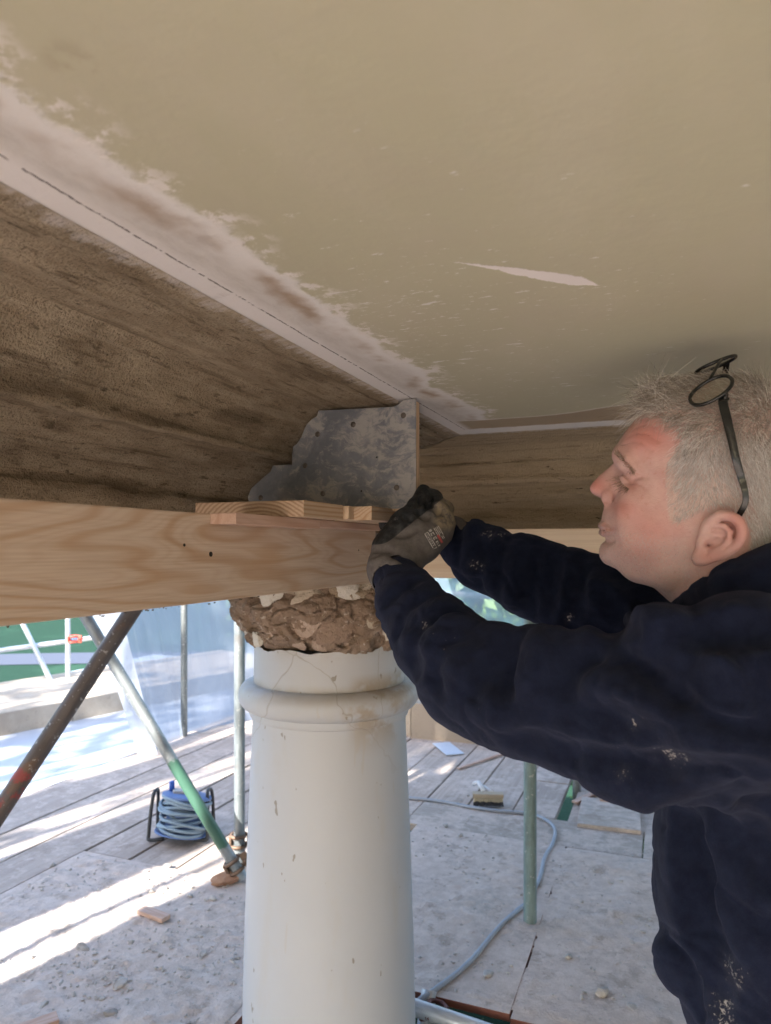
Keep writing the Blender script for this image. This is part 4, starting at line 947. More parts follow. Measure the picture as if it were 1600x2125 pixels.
# ================================================================== the man
ROOT = np.array((.46, .88, 0.0))
man = thing('person', 'grey haired man in navy hoodie and work gloves, reaching up to the metal mould', 'person', tuple(ROOT))
HC = np.array((.375, .870, 1.48)); FAZ = R(-66.5)
HF = np.array((math.sin(FAZ), math.cos(FAZ), 0)); HL = np.array((-HF[1], HF[0], 0)); HM = np.stack([HF, HL, np.array((0, 0, 1.))], 1)   # local (forward, left, up) -> world
def hp(px, py, l=0.0):
    r = np.array(((px - CX) / F, 1, -(py - HY) / F)); o = np.array((0, 0, CAMZ))
    t = ((HC - o) @ HL + l) / (r @ HL); p = o + t * r - HC; return np.array((p @ HF, l, p[2]))
def toW(q): return HC + np.asarray(q) @ HM.T
PB = [(1336, 852), (1316, 876), (1298, 897), (1287, 915), (1282, 932), (1280.5, 946), (1284, 958), (1284, 975), (1280, 1000), (1272, 1022), (1264, 1040), (1257, 1051), (1251.5, 1063), (1249, 1076), (1248, 1088), (1251, 1097), (1250, 1105), (1253, 1114), (1256.5, 1122), (1253.5, 1131), (1252, 1140), (1253, 1151), (1259, 1164), (1273, 1177), (1297, 1187), (1322, 1198), (1357, 1219), (1385, 1244), (1412, 1265), (1430, 1290), (1448, 1340), (1452, 1420), (1622, 1420), (1612, 1330), (1602, 1230), (1600, 1150), (1612, 1090), (1628, 1030), (1636, 970), (1637, 910), (1627, 855), (1603, 818), (1560, 796), (1500, 786), (1440, 789), (1395, 799), (1362, 815), (1346, 834)]
NB = [(1286, 950), (1281, 956), (1270, 965), (1259, 974), (1248, 983.5), (1238, 993), (1229, 1002.5), (1224, 1011), (1224.5, 1018), (1229, 1024), (1243, 1031.5), (1253, 1038), (1258, 1045), (1257, 1052), (1275, 1060), (1300, 1050), (1305, 1000), (1300, 955)]
CW = [(1500, 900, .076, .100), (1560, 850, .072, .085), (1430, 840, .070, .080), (1350, 870, .061, .062), (1300, 930, .058, .052), (1330, 1005, .066, .078), (1285, 1075, .050, .052), (1400, 1040, .071, .098), (1490, 1100, .073, .09), (1380, 1130, .065, .078), (1262, 1148, .040, .044), (1300, 1165, .052, .05), (1430, 1185, .063, .068), (1480, 1260, .060, .060), (1500, 1380, .064, .064), (1580, 1120, .064, .072), (1265, 1100, .046, .050), (1600, 950, .074, .09)]
def poly_sdf(f, z, poly):
    d = np.full(f.shape, 1e9); ins = np.zeros(f.shape, bool); n = len(poly)
    for i in range(n):
        a, b = poly[i], poly[(i + 1) % n]; e = b - a; wx, wz = f - a[0], z - a[1]
        t = np.clip((wx * e[0] + wz * e[1]) / (e @ e), 0, 1); d = np.minimum(d, (wx - t * e[0]) ** 2 + (wz - t * e[1]) ** 2)
        m = ((a[1] > z) != (b[1] > z)) & (f < e[0] * (z - a[1]) / (e[1] + 1e-12) + a[0]); ins ^= m
    return np.where(ins, np.sqrt(d), -np.sqrt(d))
def blur2(A, k):
    w_ = np.exp(-.5 * (np.arange(-3 * k, 3 * k + 1) / k) ** 2); w_ /= w_.sum()
    for ax in (0, 1):
        Pd = np.pad(A, [(3 * k, 3 * k) if i == ax else (0, 0) for i in (0, 1)], 'edge'); A = sum(w_[i] * np.take(Pd, range(i, i + A.shape[ax]), ax) for i in range(len(w_)))
    return A
hh = .0016
HV = Vol((-.125, 0.0, -.29), (.14, .112, .155), hh)
PBl = np.array([hp(x, y)[[0, 2]] for x, y in PB]); NBl = np.array([hp(x, y)[[0, 2]] for x, y in NB])
f2, z2 = np.meshgrid(HV.ax[0].astype(float), HV.ax[2].astype(float), indexing='ij')
din = blur2(poly_sdf(f2, z2, PBl), 1)
cw = np.array([np.r_[hp(x, y)[[0, 2]], w_, r_] for x, y, w_, r_ in CW])
def wr(f, z):
    f = np.asarray(f, float); z = np.asarray(z, float)
    k = np.exp(-.5 * ((f[..., None] - cw[:, 0]) ** 2 + (z[..., None] - cw[:, 1]) ** 2) / .026 ** 2) + 1e-9
    return (k * cw[:, 2]).sum(-1) / k.sum(-1), (k * cw[:, 3]).sum(-1) / k.sum(-1)
W2, R2 = wr(f2, z2)
l3 = HV.ax[1][None, :, None]
HV.F[:] = (np.sqrt((l3 / W2[:, None, :]) ** 2 + np.maximum(0, 1 - din / R2)[:, None, :] ** 2) - 1) * np.minimum(W2, R2)[:, None, :]
def onface(px, py):
    l = .05
    for _ in range(25):
        q = hp(px, py, l); i = int(np.clip((q[0] - HV.lo[0]) / hh, 0, HV.n[0] - 1)); j = int(np.clip((q[2] - HV.lo[2]) / hh, 0, HV.n[2] - 1))
        u = max(0, 1 - din[i, j] / R2[i, j]); l = .5 * l + .5 * W2[i, j] * math.sqrt(max(0, 1 - u * u))
    return hp(px, py, l)
def off(q, d): return np.asarray(q) + np.array((0, d, 0))
# nose
dn = blur2(poly_sdf(f2, z2, NBl), 1); nc = np.array([np.r_[hp(x, y)[[0, 2]], w_] for x, y, w_ in ((1276, 963, .0100), (1258, 982, .0105), (1236, 1003, .0125), (1232, 1014, .0130), (1262, 1036, .0185), (1285, 1010, .018))])
kk = np.exp(-.5 * ((f2[..., None] - nc[:, 0]) ** 2 + (z2[..., None] - nc[:, 1]) ** 2) / .009 ** 2) + 1e-9; wn = (kk * nc[:, 2]).sum(-1) / kk.sum(-1)
ND = (np.sqrt((l3 / wn[:, None, :]) ** 2 + np.maximum(0, 1 - dn / .0125)[:, None, :] ** 2) - 1) * .0115
HV.apply(ND.astype(np.float32), (slice(None),) * 3, .008)
HV.ell(hp(1267, 1034, .0155), (.0110, .0062, .0100), .005)
HV.ell(hp(1257, 1044, .0085), (.0055, .0032, .0035), .003, True)
HV.chain([hp(1277, 1018, .0225), hp(1281, 1032, .0235), hp(1278, 1046, .0225)], .0022, .006, True)
# brow, socket, lids
HV.ell(off(onface(1297, 985), .003), (.013, .012, .011), .016, True)
HV.chain([hp(1284, 940, .010), off(onface(1290, 946), -.003), off(onface(1303, 958), -.003), off(onface(1316, 976), -.003)], [.006, .008, .008, .006], .014)
EYE = hp(1301, 1000, 0.0); EYE = off(onface(1302, 1000), -.0105)
HV.ell(EYE, (.0132, .0138, .0130), .004)
HV.chain([off(onface(1292, 1006), .001), off(onface(1299, 1013), .0012), off(onface(1309, 1015), .0008)], .0022, .004)       # lower lid
HV.chain([off(onface(1290, 983), .0015), off(onface(1301, 989), .002), off(onface(1311, 1003), .001), off(onface(1318, 1016), -.0005)], .0012, .004, True)  # lid crease
HV.chain([off(onface(1295, 1024), .0005), off(onface(1309, 1031), .0008), off(onface(1324, 1031), .0)], .0014, .008, True)
for pts in ([(1311, 1010), (1322, 1018), (1334, 1030)], [(1315, 1003), (1328, 1006), (1342, 1016)], [(1314, 994), (1328, 990), (1340, 992)], [(1312, 1017), (1320, 1030), (1328, 1044)]):
    HV.chain([off(onface(*p), .0008) for p in pts], [.0014, .0012, .0006], .005, True)
# forehead wrinkles
for pts in ([(1292, 922), (1312, 915), (1334, 920), (1352, 935)], [(1300, 905), (1322, 897), (1346, 900), (1366, 915)], [(1312, 888), (1335, 880), (1360, 884)]):
    HV.chain([off(onface(*p), .001) for p in pts], .0006, .0035, True)
# cheek, nasolabial fold, jowl
HV.ell(off(onface(1322, 1045), -.010), (.020, .014, .016), .02); HV.ell(off(onface(1340, 1105), -.013), (.026, .014, .022), .03)
HV.chain([off(onface(1282, 1044), .0008), off(onface(1286, 1062), .0012), off(onface(1284, 1085), .0012), off(onface(1286, 1106), .0006), off(onface(1292, 1122), .0)], [.0006, .0008, .0009, .0008, .0004], .0045, True)
# lips
HV.chain([hp(1247.5, 1091, 0), off(onface(1254, 1092), -.001), off(onface(1264, 1097), -.001), off(onface(1275, 1102), -.001)], [.0046, .0044, .0034, .0016], .004)
HV.chain([hp(1249.5, 1105, 0), off(onface(1256, 1107), -.0012), off(onface(1265, 1107), -.0012), off(onface(1275, 1103), -.001)], [.0046, .0042, .0032, .0014], .004)
HV.chain([hp(1241, 1097.5, 0), hp(1247, 1098, .006), off(onface(1256, 1099.5), .0012), off(onface(1266, 1101), .001), off(onface(1279, 1104), .0006)], [.0011, .0011, .0011, .0011, .0013], .0025, True)
HV.chain([hp(1252, 1121, 0), off(onface(1262, 1122), .001), off(onface(1275, 1120), .0005)], .002, .007, True)
HV.ell(hp(1263, 1148, .0), (.010, .016, .012), .012)
# jaw line and neck cord
HV.chain([off(onface(1440, 1178), -.012), off(onface(1380, 1186), -.012), off(onface(1320, 1184), -.012)], .0125, .02)
HV.chain([hp(1520, 1160, .052), hp(1470, 1220, .048), hp(1430, 1290, .030)], .014, .02)
# ear
ear = [(1463, 1108, .079), (1466, 1092, .083), (1478, 1078, .087), (1495, 1070, .091), (1515, 1071, .0945), (1532, 1081, .097), (1540, 1097, .098), (1537, 1117, .096), (1524, 1136, .092), (1504, 1149, .0875), (1482, 1157, .083), (1464, 1162, .080), (1449, 1163, .078)]
em = np.array([[.62, 0, -.78], [0, 1, 0], [.78, 0, .62]])
HV.ell(hp(1495, 1113, .081), (.0205, .0042, .0285), .005, False, [[.72, 0, .69], [0, 1, 0], [-.69, 0, .72]])
HV.ell(hp(1500, 1112, .074), (.013, .012, .016), .008)
HV.chain([hp(*e) for e in cr(ear, 3)], [.0044] * 20 + [.0042] * 17, .0035)
HV.ell(hp(1453, 1156, .079), (.0085, .0045, .0085), .006)
HV.ell(hp(1482, 1124, .0905), (.0100, .0085, .0095), .003, True)
HV.ell(hp(1490, 1100, .0925), (.0065, .006, .006), .003, True)
HV.chain([hp(1483, 1091, .0885), hp(1503, 1092, .0905), hp(1515, 1104, .0915), hp(1513, 1122, .0905), hp(1498, 1138, .0875), hp(1478, 1147, .084)], [.0026, .003, .0034, .0036, .0034, .003], .003)
HV.ell(hp(1459, 1125, .0800), (.0052, .0042, .0065), .004)
HV.chain([hp(1465, 1107, .081), hp(1480, 1110, .0845), hp(1493, 1112, .0845)], [.003, .0026, .0018], .003)
HV.ell(hp(1472, 1130, .084), (.005, .006, .004), .003, True)
# mirror, mesh
FULL = Vol((-.125, -.112, -.29), (.14, .112, .155), hh)
nl = HV.F.shape[1]; FF = np.concatenate([HV.F[:, :0:-1, :], HV.F], 1)
FULL.F = FF; FULL.n = np.array(FF.shape); FULL.lo = np.array((-.125, -hh * (nl - 1), -.29))
def onreal(px, py, l0=.13):
    """first point of the head met along the view ray, in head space"""
    ls = np.arange(l0, -.02, -.0004); q = np.array([hp(px, py, l) for l in ls]); f = FULL.at(q); i = np.argmax(f < 0); return q[i]
hv, hq = FULL.mesh(); hv = lap(hv, hq, 1, .4); hn = vnormals(hv, hq)
# fine relief of ageing skin
hv = hv + hn * (gnoise(hv[:, 0] * 55, hv[:, 1] * 55, hv[:, 2] * 55) * .00045)[:, None]
mir = hv.copy(); mir[:, 1] = np.abs(mir[:, 1]); PX, PY = proj(toW(mir))
def blob(x, y, s, s2=None): return np.exp(-.5 * (((PX - x) / s) ** 2 + ((PY - y) / (s2 or s)) ** 2))
red = np.clip(.75 * blob(1345, 905, 38, 26) + .65 * blob(1238, 1008, 17) + .55 * blob(1340, 1120, 38, 42) + .55 * blob(1530, 1095, 20, 34) + .45 * blob(1470, 1155, 26, 16) + .4 * blob(1292, 1055, 22, 14) + .35 * blob(1450, 1230, 40, 30) + .3 * blob(1310, 1010, 14, 12), 0, 1)
lips = np.clip(blob(1251, 1092, 8, 4.6) + blob(1264, 1097, 9, 3.4) + blob(1252, 1106, 8, 5.2) + blob(1264, 1107, 9, 4), 0, 1) * sst(PX, 1290, 1276)
SCALP = [(1330, 852), (1352, 857), (1375, 868), (1398, 879), (1414, 890), (1427, 905), (1405, 932), (1388, 955), (1382, 985), (1384, 1025), (1386, 1055), (1390, 1080), (1404, 1083), (1430, 1070), (1452, 1058), (1478, 1050), (1505, 1050), (1532, 1062), (1550, 1080), (1556, 1110), (1552, 1140), (1564, 1165), (1610, 1165), (1700, 1100), (1700, 700), (1330, 700)]
scalp = inpoly(PX, PY, SCALP).astype(float)
beard = sst(PY - (1060 + .32 * (PX - 1260)), 0, 45) * sst(PX, 1470, 1420) * sst(PY, 1262, 1215); beard = np.maximum(beard, .7 * blob(1262, 1074, 10, 9))
hme = fast_mesh('body', toW(hv) - ROOT, hq)
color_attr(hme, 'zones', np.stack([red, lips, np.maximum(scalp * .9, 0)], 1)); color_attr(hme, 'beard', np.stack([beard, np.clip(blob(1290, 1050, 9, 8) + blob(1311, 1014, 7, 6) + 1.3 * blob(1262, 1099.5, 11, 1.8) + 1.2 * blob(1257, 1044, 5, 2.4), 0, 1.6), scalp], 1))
def mat_skin():
    t = T('skin'); c = t.co(); z = t.attr('zones'); b = t.attr('beard'); r, li, sc = t.xyz(S(t, z.outputs['Color'])); be, dk, _ = t.xyz(S(t, b.outputs['Color']))
    m = t.noise(c, 60, 5, .65); fr = t.noise(c, 380, 3, .6)
    col = t.mix(m.step(.3, .7), (.54, .345, .315), (.60, .405, .375))
    col = t.mix((r * (.65 + m * .75)).min(1.0), col, (.52, .185, .155)); col = t.mix(t.noise(c, 28, 4, .6).step(.5, .68) * .22, col, (.50, .22, .20))
    col = t.mix(t.noise(c, 130, 4, .7).step(.55, .70) * .45, col, (.44, .21, .165))
    col = t.mix(li * .75, col, (.40, .19, .175))
    col = t.mix(be * (.18 + fr.step(.45, .62) * .32), col, (.46, .40, .38))
    col = t.mix((dk * .42).min(1.0), col, (.34, .14, .10))  # dark of nostril, mouth line and creases painted into the skin
    col = t.mix(sc * .45, col, (.50, .42, .37))
    pores = t.voro(c, 900); h = fr * .5 + pores * .35 + t.noise(c, 170, 3) * .5
    return t.done(t.pbr(col, .52, t.bump(h, .42, .0013), Subsurface_Weight=.18, Subsurface_Radius=(.010, .004, .002), Subsurface_Scale=.35, Specular_IOR_Level=.38))
body = link('body', hme, mat_skin(), man)
# ------------------------------------------------------------------ hoodie
TC = np.array((.477, .868)); BF = np.array((-.93, .3676)); BL = np.array((-.3676, -.93))
def A3(lst): return [P(x, y, d) for x, y, d, r in lst], [r for *_, r in lst]
LARM = [(1560, 1430, .70, .088), (1400, 1472, .755, .084), (1290, 1470, .79, .078), (1200, 1462, .82, .0745), (1060, 1432, .865, .070), (978, 1400, .90, .0655), (905, 1328, .965, .0555), (855, 1258, 1.03, .0465), (826, 1204, 1.085, .0375)]
RARM = [(1430, 1300, 1.045, .080), (1310, 1268, 1.08, .075), (1190, 1233, 1.125, .066), (1100, 1197, 1.17, .0605), (1000, 1155, 1.225, .0510), (938, 1118, 1.262, .0370)]
JV = Vol((-.06, .52, .74), (.74, 1.36, 1.47), .0042)
X, Y, Z = JV.ax[0][:, None, None], JV.ax[1][None, :, None], JV.ax[2][None, None, :]
def torso(X, Y, Z, grow=0.0):
    f = (X - TC[0]) * BF[0] + (Y - TC[1]) * BF[1]; l = (X - TC[0]) * BL[0] + (Y - TC[1]) * BL[1]
    zk = [.70, .80, .86, .92, .97, 1.05, 1.15, 1.24, 1.32]; a = np.interp(Z, zk, [.090, .096, .115, .133, .143, .141, .130, .107, .07]) + grow; b = np.interp(Z, zk, [.185, .185, .185, .185, .185, .185, .186, .165, .10]) + grow
    g = (np.abs(f / a) ** 2.3 + np.abs(l / b) ** 2.3) ** (1 / 2.3)
    return np.maximum((g - 1) * a, np.maximum(Z - 1.33, .785 - Z)).astype(np.float32)
JV.F[:] = torso(X, Y, Z)
for lst in (LARM, RARM):
    p, r = A3(lst); JV.chain(p, r, .03)
nb = np.array((.452, .872, 1.27)); JV.chain([P(1560, 1430, .70), nb, P(1430, 1300, 1.045)], [.085, .075, .078], .04)
# collar and the hood lying behind the neck
CO = [(1424, 1306, .862), (1455, 1278, .822), (1500, 1250, .793), (1552, 1222, .778), (1610, 1194, .776), (1665, 1180, .79)]
cp_ = [P(*q) for q in CO]; cpm = []
for p in cp_[::-1]:
    d = p - HC; l = d @ HL; cpm.append(p - HL * 2 * l)
JV.chain(cr(cp_, 3), .0245, .022); JV.chain(cr(cpm, 3), .0245, .02); JV.cap(cp_[-1], cpm[0], .03, .03, .02)
bk = np.array((.555, .825, 1.30)); JV.ell(bk, (.075, .10, .055), .05)
# neck opening
JV.chain([np.array((.405, .868, 1.33)), np.array((.405, .865, 1.50))], [.052, .062], .008, True)
# folds: (kind, radius, depth, blend, pixel line)
def fold(kind, pts, r, h, k=.014, vol=JV):
    q = []
    if vol is JV and r > .0075: r, h, k = r * 1.2, h * (.92 if kind == 'V' else 1.0), .020
    for x, y in cr([np.array(p) for p in pts], 4):
        p = vol.hit(x, y)
        if p is None: continue
        d = p - np.array((0, 0, CAMZ)); d /= np.linalg.norm(d); q.append(p + d * (r - h) if kind == 'R' else p - d * (r - h))
    if len(q) > 1:
        n = len(q); rad = [r * (.55 + .45 * math.sin(math.pi * (i + .6) / (n + .2))) for i in range(n)]
        q2 = []
        vol.chain(q, rad, k, kind == 'V')
FOLDS = [('V', [(905, 1236), (868, 1252), (838, 1288), (822, 1330)], .010, .006), ('V', [(942, 1268), (900, 1290), (868, 1335), (852, 1385)], .011, .007), ('V', [(992, 1296), (950, 1322), (915, 1372), (900, 1425)], .012, .007),
         ('V', [(1054, 1326), (1040, 1362), (1014, 1400), (990, 1420)], .014, .016), ('V', [(1085, 1335), (1070, 1390), (1040, 1440)], .011, .004), ('R', [(1104, 1330), (1085, 1380), (1050, 1440), (1030, 1490)], .018, .005),
         ('R', [(1010, 1320), (970, 1360), (945, 1410)], .013, .004), ('R', [(960, 1290), (915, 1325), (885, 1375)], .011, .004), ('R', [(925, 1260), (880, 1290), (850, 1335)], .010, .004), ('V', [(872, 1200), (838, 1214), (800, 1248)], .004, .0025),
         ('V', [(1200, 1345), (1196, 1375), (1170, 1420)], .014, .010), ('R', [(1245, 1330), (1225, 1370), (1180, 1440)], .020, .006), ('R', [(1140, 1325), (1135, 1370), (1110, 1440)], .018, .004),
         ('V', [(1318, 1335), (1350, 1400), (1400, 1455), (1480, 1500), (1590, 1535)], .016, .011), ('R', [(1240, 1425), (1310, 1462), (1380, 1500), (1480, 1545), (1595, 1562)], .018, .006), ('V', [(1200, 1480), (1290, 1520), (1370, 1560)], .014, .004),
         ('R', [(1345, 1322), (1375, 1312), (1405, 1322)], .018, .010), ('V', [(1362, 1345), (1400, 1352), (1440, 1372)], .012, .008), ('R', [(1400, 1345), (1460, 1390), (1560, 1440)], .016, .005), ('V', [(1410, 1385), (1480, 1432), (1585, 1470)], .013, .007),
         ('V', [(1060, 1540), (1180, 1574), (1300, 1598), (1430, 1608), (1590, 1615)], .010, .005), ('R', [(1220, 1600), (1350, 1632), (1500, 1660), (1590, 1668)], .018, .004),
         ('V', [(1396, 1690), (1406, 1760), (1416, 1850), (1426, 1950)], .012, .006), ('V', [(1450, 1690), (1490, 1760), (1540, 1850), (1595, 1930)], .018, .010), ('R', [(1478, 1690), (1530, 1790), (1590, 1870)], .016, .007),
         ('V', [(1425, 1690), (1440, 1800), (1452, 1960), (1480, 2100)], .016, .004), ('V', [(1392, 1962), (1412, 1992), (1424, 2018), (1432, 2050), (1448, 2112)], .006, .008), ('R', [(1362, 1945), (1392, 1985), (1408, 2040)], .010, .0015),
         ('V', [(1548, 1708), (1575, 1760), (1598, 1840)], .010, .008),
         ('V', [(1504, 1318), (1540, 1352), (1570, 1400), (1592, 1455), (1606, 1520)], .0045, .0035), ('V', [(1440, 1305), (1490, 1300), (1560, 1290), (1600, 1288)], .010, .006),
         ('V', [(962, 1082), (968, 1120), (955, 1165)], .009, .006), ('V', [(1008, 1100), (1012, 1145), (996, 1205)], .010, .007), ('V', [(1054, 1118), (1052, 1165), (1040, 1232)], .011, .008), ('V', [(1102, 1130), (1098, 1190), (1088, 1262)], .012, .008),
         ('V', [(1150, 1145), (1136, 1200), (1128, 1280)], .012, .008), ('V', [(1205, 1150), (1190, 1215), (1180, 1300)], .012, .006), ('R', [(1238, 1215), (1275, 1255), (1320, 1308)], .012, .006), ('R', [(1030, 1108), (1030, 1150), (1018, 1215)], .011, .004), ('R', [(1078, 1122), (1074, 1180), (1064, 1245)], .012, .004), ('R', [(985, 1090), (988, 1130), (975, 1180)], .010, .004), ('V', [(1225, 1215), (1258, 1262), (1290, 1310)], .013, .008)]
for k_, pts, r, h in FOLDS: fold(k_, pts, r, h)
spots_ = [JV.hit(*p) for p in ((1405, 1572), (1322, 1500), (1175, 1278), (985, 1172), (1040, 1100), (1515, 2005), (1500, 2100), (1010, 1110), (1290, 1600), (885, 1300))]
jv, jq = JV.mesh(); jv = lap(jv, jq, 2, .5); jn = vnormals(jv, jq)
d_ = fbm(jv[:, 0] * 17, jv[:, 1] * 17, jv[:, 2] * 17, 3, .5) * .0018 + gnoise(jv[:, 0] * 70, jv[:, 1] * 70, jv[:, 2] * 70) * .0006
wx_ = gnoise(jv[:, 0] * 9, jv[:, 1] * 9, jv[:, 2] * 9) * .05
for fq, am in ((11, .0034), (21, .0020)):
    q_ = np.abs(gnoise(jv[:, 0] * fq + wx_ * fq, jv[:, 1] * fq * .7 - wx_ * fq, jv[:, 2] * fq * 1.2 + wx_ * fq)); d_ = d_ - am * np.clip(1 - q_ / .22, 0, 1) ** 1.5
jv = jv + jn * d_[:, None]
def mat_fleece():
    t = T('navy_fleece'); c = t.co(); q = t.noise(c, 45, 5, .7); f = t.noise(c, 900, 3, .7); b = t.noise(c, 7, 3)
    col = t.mix(q.step(.3, .7), (.0055, .0080, .022), (.010, .0145, .036)); col = t.mix(f.step(.55, .75) * .45, col, (.034, .038, .062))
    dust = None; cwp = t.vadd(c, t.comb(t.noise(c, 38, 3) * .05 - .025, t.noise(c, 41, 3) * .05 - .025, t.noise(t.vadd(c, (3, 3, 3)), 35, 3) * .06 - .03))
    for p, rad in zip(spots_, (.034, .018, .018, .026, .018, .034, .034, .024, .018, .024)):
        if p is None: continue
        n = t.node('ShaderNodeVectorMath'); n.operation = 'DISTANCE'; t.put(n.inputs[0], cwp); n.inputs[1].default_value = tuple(p - ROOT); m = S(t, n.outputs['Value']).step(rad, rad * .1)
        dust = m if dust is None else dust.max(m)
    dn_ = (t.noise(c, 190, 5, .75) + dust * .16 - .07).step(.61, .68) * dust
    lint = t.noise(c, 300, 2, .5).step(.775, .80) * t.noise(c, 15, 3).step(.42, .6)
    col = t.mix((dn_ * .85).max(lint * .5), col, (.40, .38, .37)); col = t.mix(dust * .03, col, (.3, .29, .29))
    return t.done(t.pbr(col, .95, t.bump(f * .6 + q * .5 + t.noise(c, 250, 3) * .4, .5, .003), Sheen_Weight=.10, Sheen_Roughness=.55, Sheen_Tint=(.42, .47, .72, 1), Specular_IOR_Level=.12))
M_FLEECE = mat_fleece()
link('hoodie', fast_mesh('hoodie', jv - ROOT, jq), M_FLEECE, man)
# ------------------------------------------------------------------ gloves
def glove_mat():
    t = T('work_glove'); c = t.co(); a = S(t, t.attr('coat').outputs['Color']); k, kh, _ = t.xyz(a)
    n1 = t.noise(c, 90, 5, .7); kn = (t.noise(t.vmul(c, (1, 1, 1)), 700, 2)); km = (k + (n1 - .5) * .35).step(.42, .56)
    col = t.mix(n1.step(.3, .7), (.095, .088, .088), (.135, .125, .12))
    col = t.mix(kh * n1.step(.35, .6) * .8, col, (.30, .245, .165))
    col = t.mix(km, col, t.mix(n1.step(.4, .7), (.014, .016, .019), (.045, .048, .05)))
    col = t.mix(t.noise(c, 60, 5, .75).step(.62, .7) * .5 * km, col, (.32, .31, .29))
    return t.done(t.pbr(col, .86 - km * .22, t.bump(kn * .5 + n1 * km * 1.4, .5, .002), Specular_IOR_Level=.25))
M_GLOVE = glove_mat()
GV = Vol((-.06, 1.02, 1.33), (.16, 1.36, 1.51), .0021)
GV.chain([P(826, 1212, 1.078), P(816, 1180, 1.105), P(820, 1158, 1.118)], [.0375, .0385, .0335], .012)
GV.chain([P(818, 1158, 1.118), P(842, 1118, 1.135), P(868, 1082, 1.155)], [.0315, .032, .028], .016)
GV.chain([P(838, 1160, 1.112), P(878, 1128, 1.130), P(905, 1098, 1.150)], [.027, .026, .0235], .018)
GV.chain([P(800, 1132, 1.115), P(838, 1084, 1.140), P(866, 1052, 1.175), P(879, 1020, 1.222)], [.0205, .0190, .0150, .0125], .010)
for kn, pip, dip, tip, rr_ in (((905, 1060, 1.172), (899, 1034, 1.232), (880, 1040, 1.288), (848, 1050, 1.302), .0128), ((918, 1078, 1.168), (922, 1058, 1.226), (897, 1064, 1.287), (858, 1072, 1.306), .0135), ((918, 1101, 1.160), (926, 1086, 1.214), (905, 1084, 1.278), (862, 1090, 1.305), .0130), ((905, 1122, 1.148), (920, 1112, 1.196), (905, 1104, 1.256), (868, 1107, 1.290), .0115)):
    GV.chain([P(*kn), P(*pip), P(*dip), P(*tip)], [rr_ + .006, rr_ + .0015, rr_, rr_ - .0015], .009)
for k_, pts, r, h in (('V', [(776, 1142), (808, 1140), (850, 1160), (868, 1172)], .005, .003), ('V', [(772, 1156), (800, 1152), (835, 1168), (856, 1182)], .005, .0028), ('R', [(770, 1168), (798, 1162), (830, 1178), (846, 1192)], .005, .002), ('V', [(866, 1058), (880, 1072), (884, 1064)], .005, .0035), ('V', [(871, 1022), (872, 1040), (866, 1050)], .004, .003), ('V', [(884, 1018), (890, 1036), (888, 1058)], .0045, .004),
                      ('R', [(874, 1030), (878, 1046)], .004, .002), ('V', [(905, 1050), (912, 1070)], .005, .003), ('V', [(815, 1105), (840, 1108), (866, 1095)], .005, .002), ('V', [(838, 1068), (850, 1078)], .004, .002)):
    fold(k_, pts, r, h, .006, GV)
GV.chain([P(826, 1222, 1.066), P(818, 1196, 1.09)], [.0345, .0335], .004, True)
gv, gq = GV.mesh(); gv = lap(gv, gq, 1, .5); gn_ = vnormals(gv, gq); gv = gv + gn_ * (gnoise(gv[:, 0] * 90, gv[:, 1] * 90, gv[:, 2] * 90) * .0008)[:, None]
gx_, gy_ = proj(gv)
side = (gx_ - 780) * .62 + (gy_ - 1128) * .78           # distance below the line thumb base -> knuckles
coat = sst(side, 22, 4); coat = np.maximum(coat, sst(gv[:, 1], 1.232, 1.25)); coat *= sst(gy_, 1140, 1120)
coat = np.maximum(coat, sst(gx_, 905, 896) * sst(gy_, 1062, 1050) * sst(gx_, 850, 862)); khaki = sst(gx_, 893, 912) * sst(gy_, 1108, 1085)
gm_ = fast_mesh('glove', gv - ROOT, gq); color_attr(gm_, 'coat', np.stack([coat, khaki, 0 * coat], 1)); glo = link('glove', gm_, M_GLOVE, man)
# printed marks on the back of the glove
M_PRINT = plain('glove_print_white', (.50, .49, .47), .8); M_PRINTR = plain('glove_print_red', (.48, .10, .10), .8)
pc = np.array((908., 1115.)); pu = np.array((.50, .866)); pv = np.array((.866, -.50))      # along the print's lines / across them, in photo pixels
def print_patch(mb, u0, u1, v0, v1):
    nu, nv = max(1, int((u1 - u0) / 4)), max(1, int((v1 - v0) / 4)); g = []
    for i in range(nu + 1):
        for j in range(nv + 1):
            q = pc + pu * (u0 + (u1 - u0) * i / nu) + pv * (v0 + (v1 - v0) * j / nv); p = GV.hit(*q)
            if p is None: return
            d = p - np.array((0, 0, CAMZ)); g.append(p - d / np.linalg.norm(d) * .0016 - ROOT)
    mb.add(g, [(i * (nv + 1) + j, (i + 1) * (nv + 1) + j, (i + 1) * (nv + 1) + j + 1, i * (nv + 1) + j + 1) for i in range(nu) for j in range(nv)])
mb = MB()
def P_(*q): print_patch(mb, *q)
P_(-20, 18, -20, -18.6); P_(-20, -18.5, -18, -12); P_(16.5, 18, -18, -12); P_(-20, 18, -13, -11.6)          # small outlined box
for i in range(6): P_(-16 + i * 5, -13.5 + i * 5, -17, -14.5)
for a, b, c, d in ((-14, -12.5, -9, -2), (-14, -8, -9, -7.6), (-14, -8, -3.4, -2), (-4, -2.5, -9, -2), (-4, 2, -9, -7.6), (-4, 2, -3.4, -2), (-4, 1, -6.2, -5), (-22, -17, -9, -3)): P_(a, b, c, d)   # CE
for i in range(3): P_(6 + i * 4.5, 8.6 + i * 4.5, -8, -3)
for i in range(4): P_(-20, -4 + (i % 2) * 5, 2 + i * 3.4, 3.5 + i * 3.4)
P_(2, 9, 8, 9.5); P_(2, 9, 11, 12.5)
mb.build('glove_print', M_PRINT, glo); mb = MB(); P_(-4, 15, .5, 5.2); mb.build('glove_print', M_PRINTR, glo)
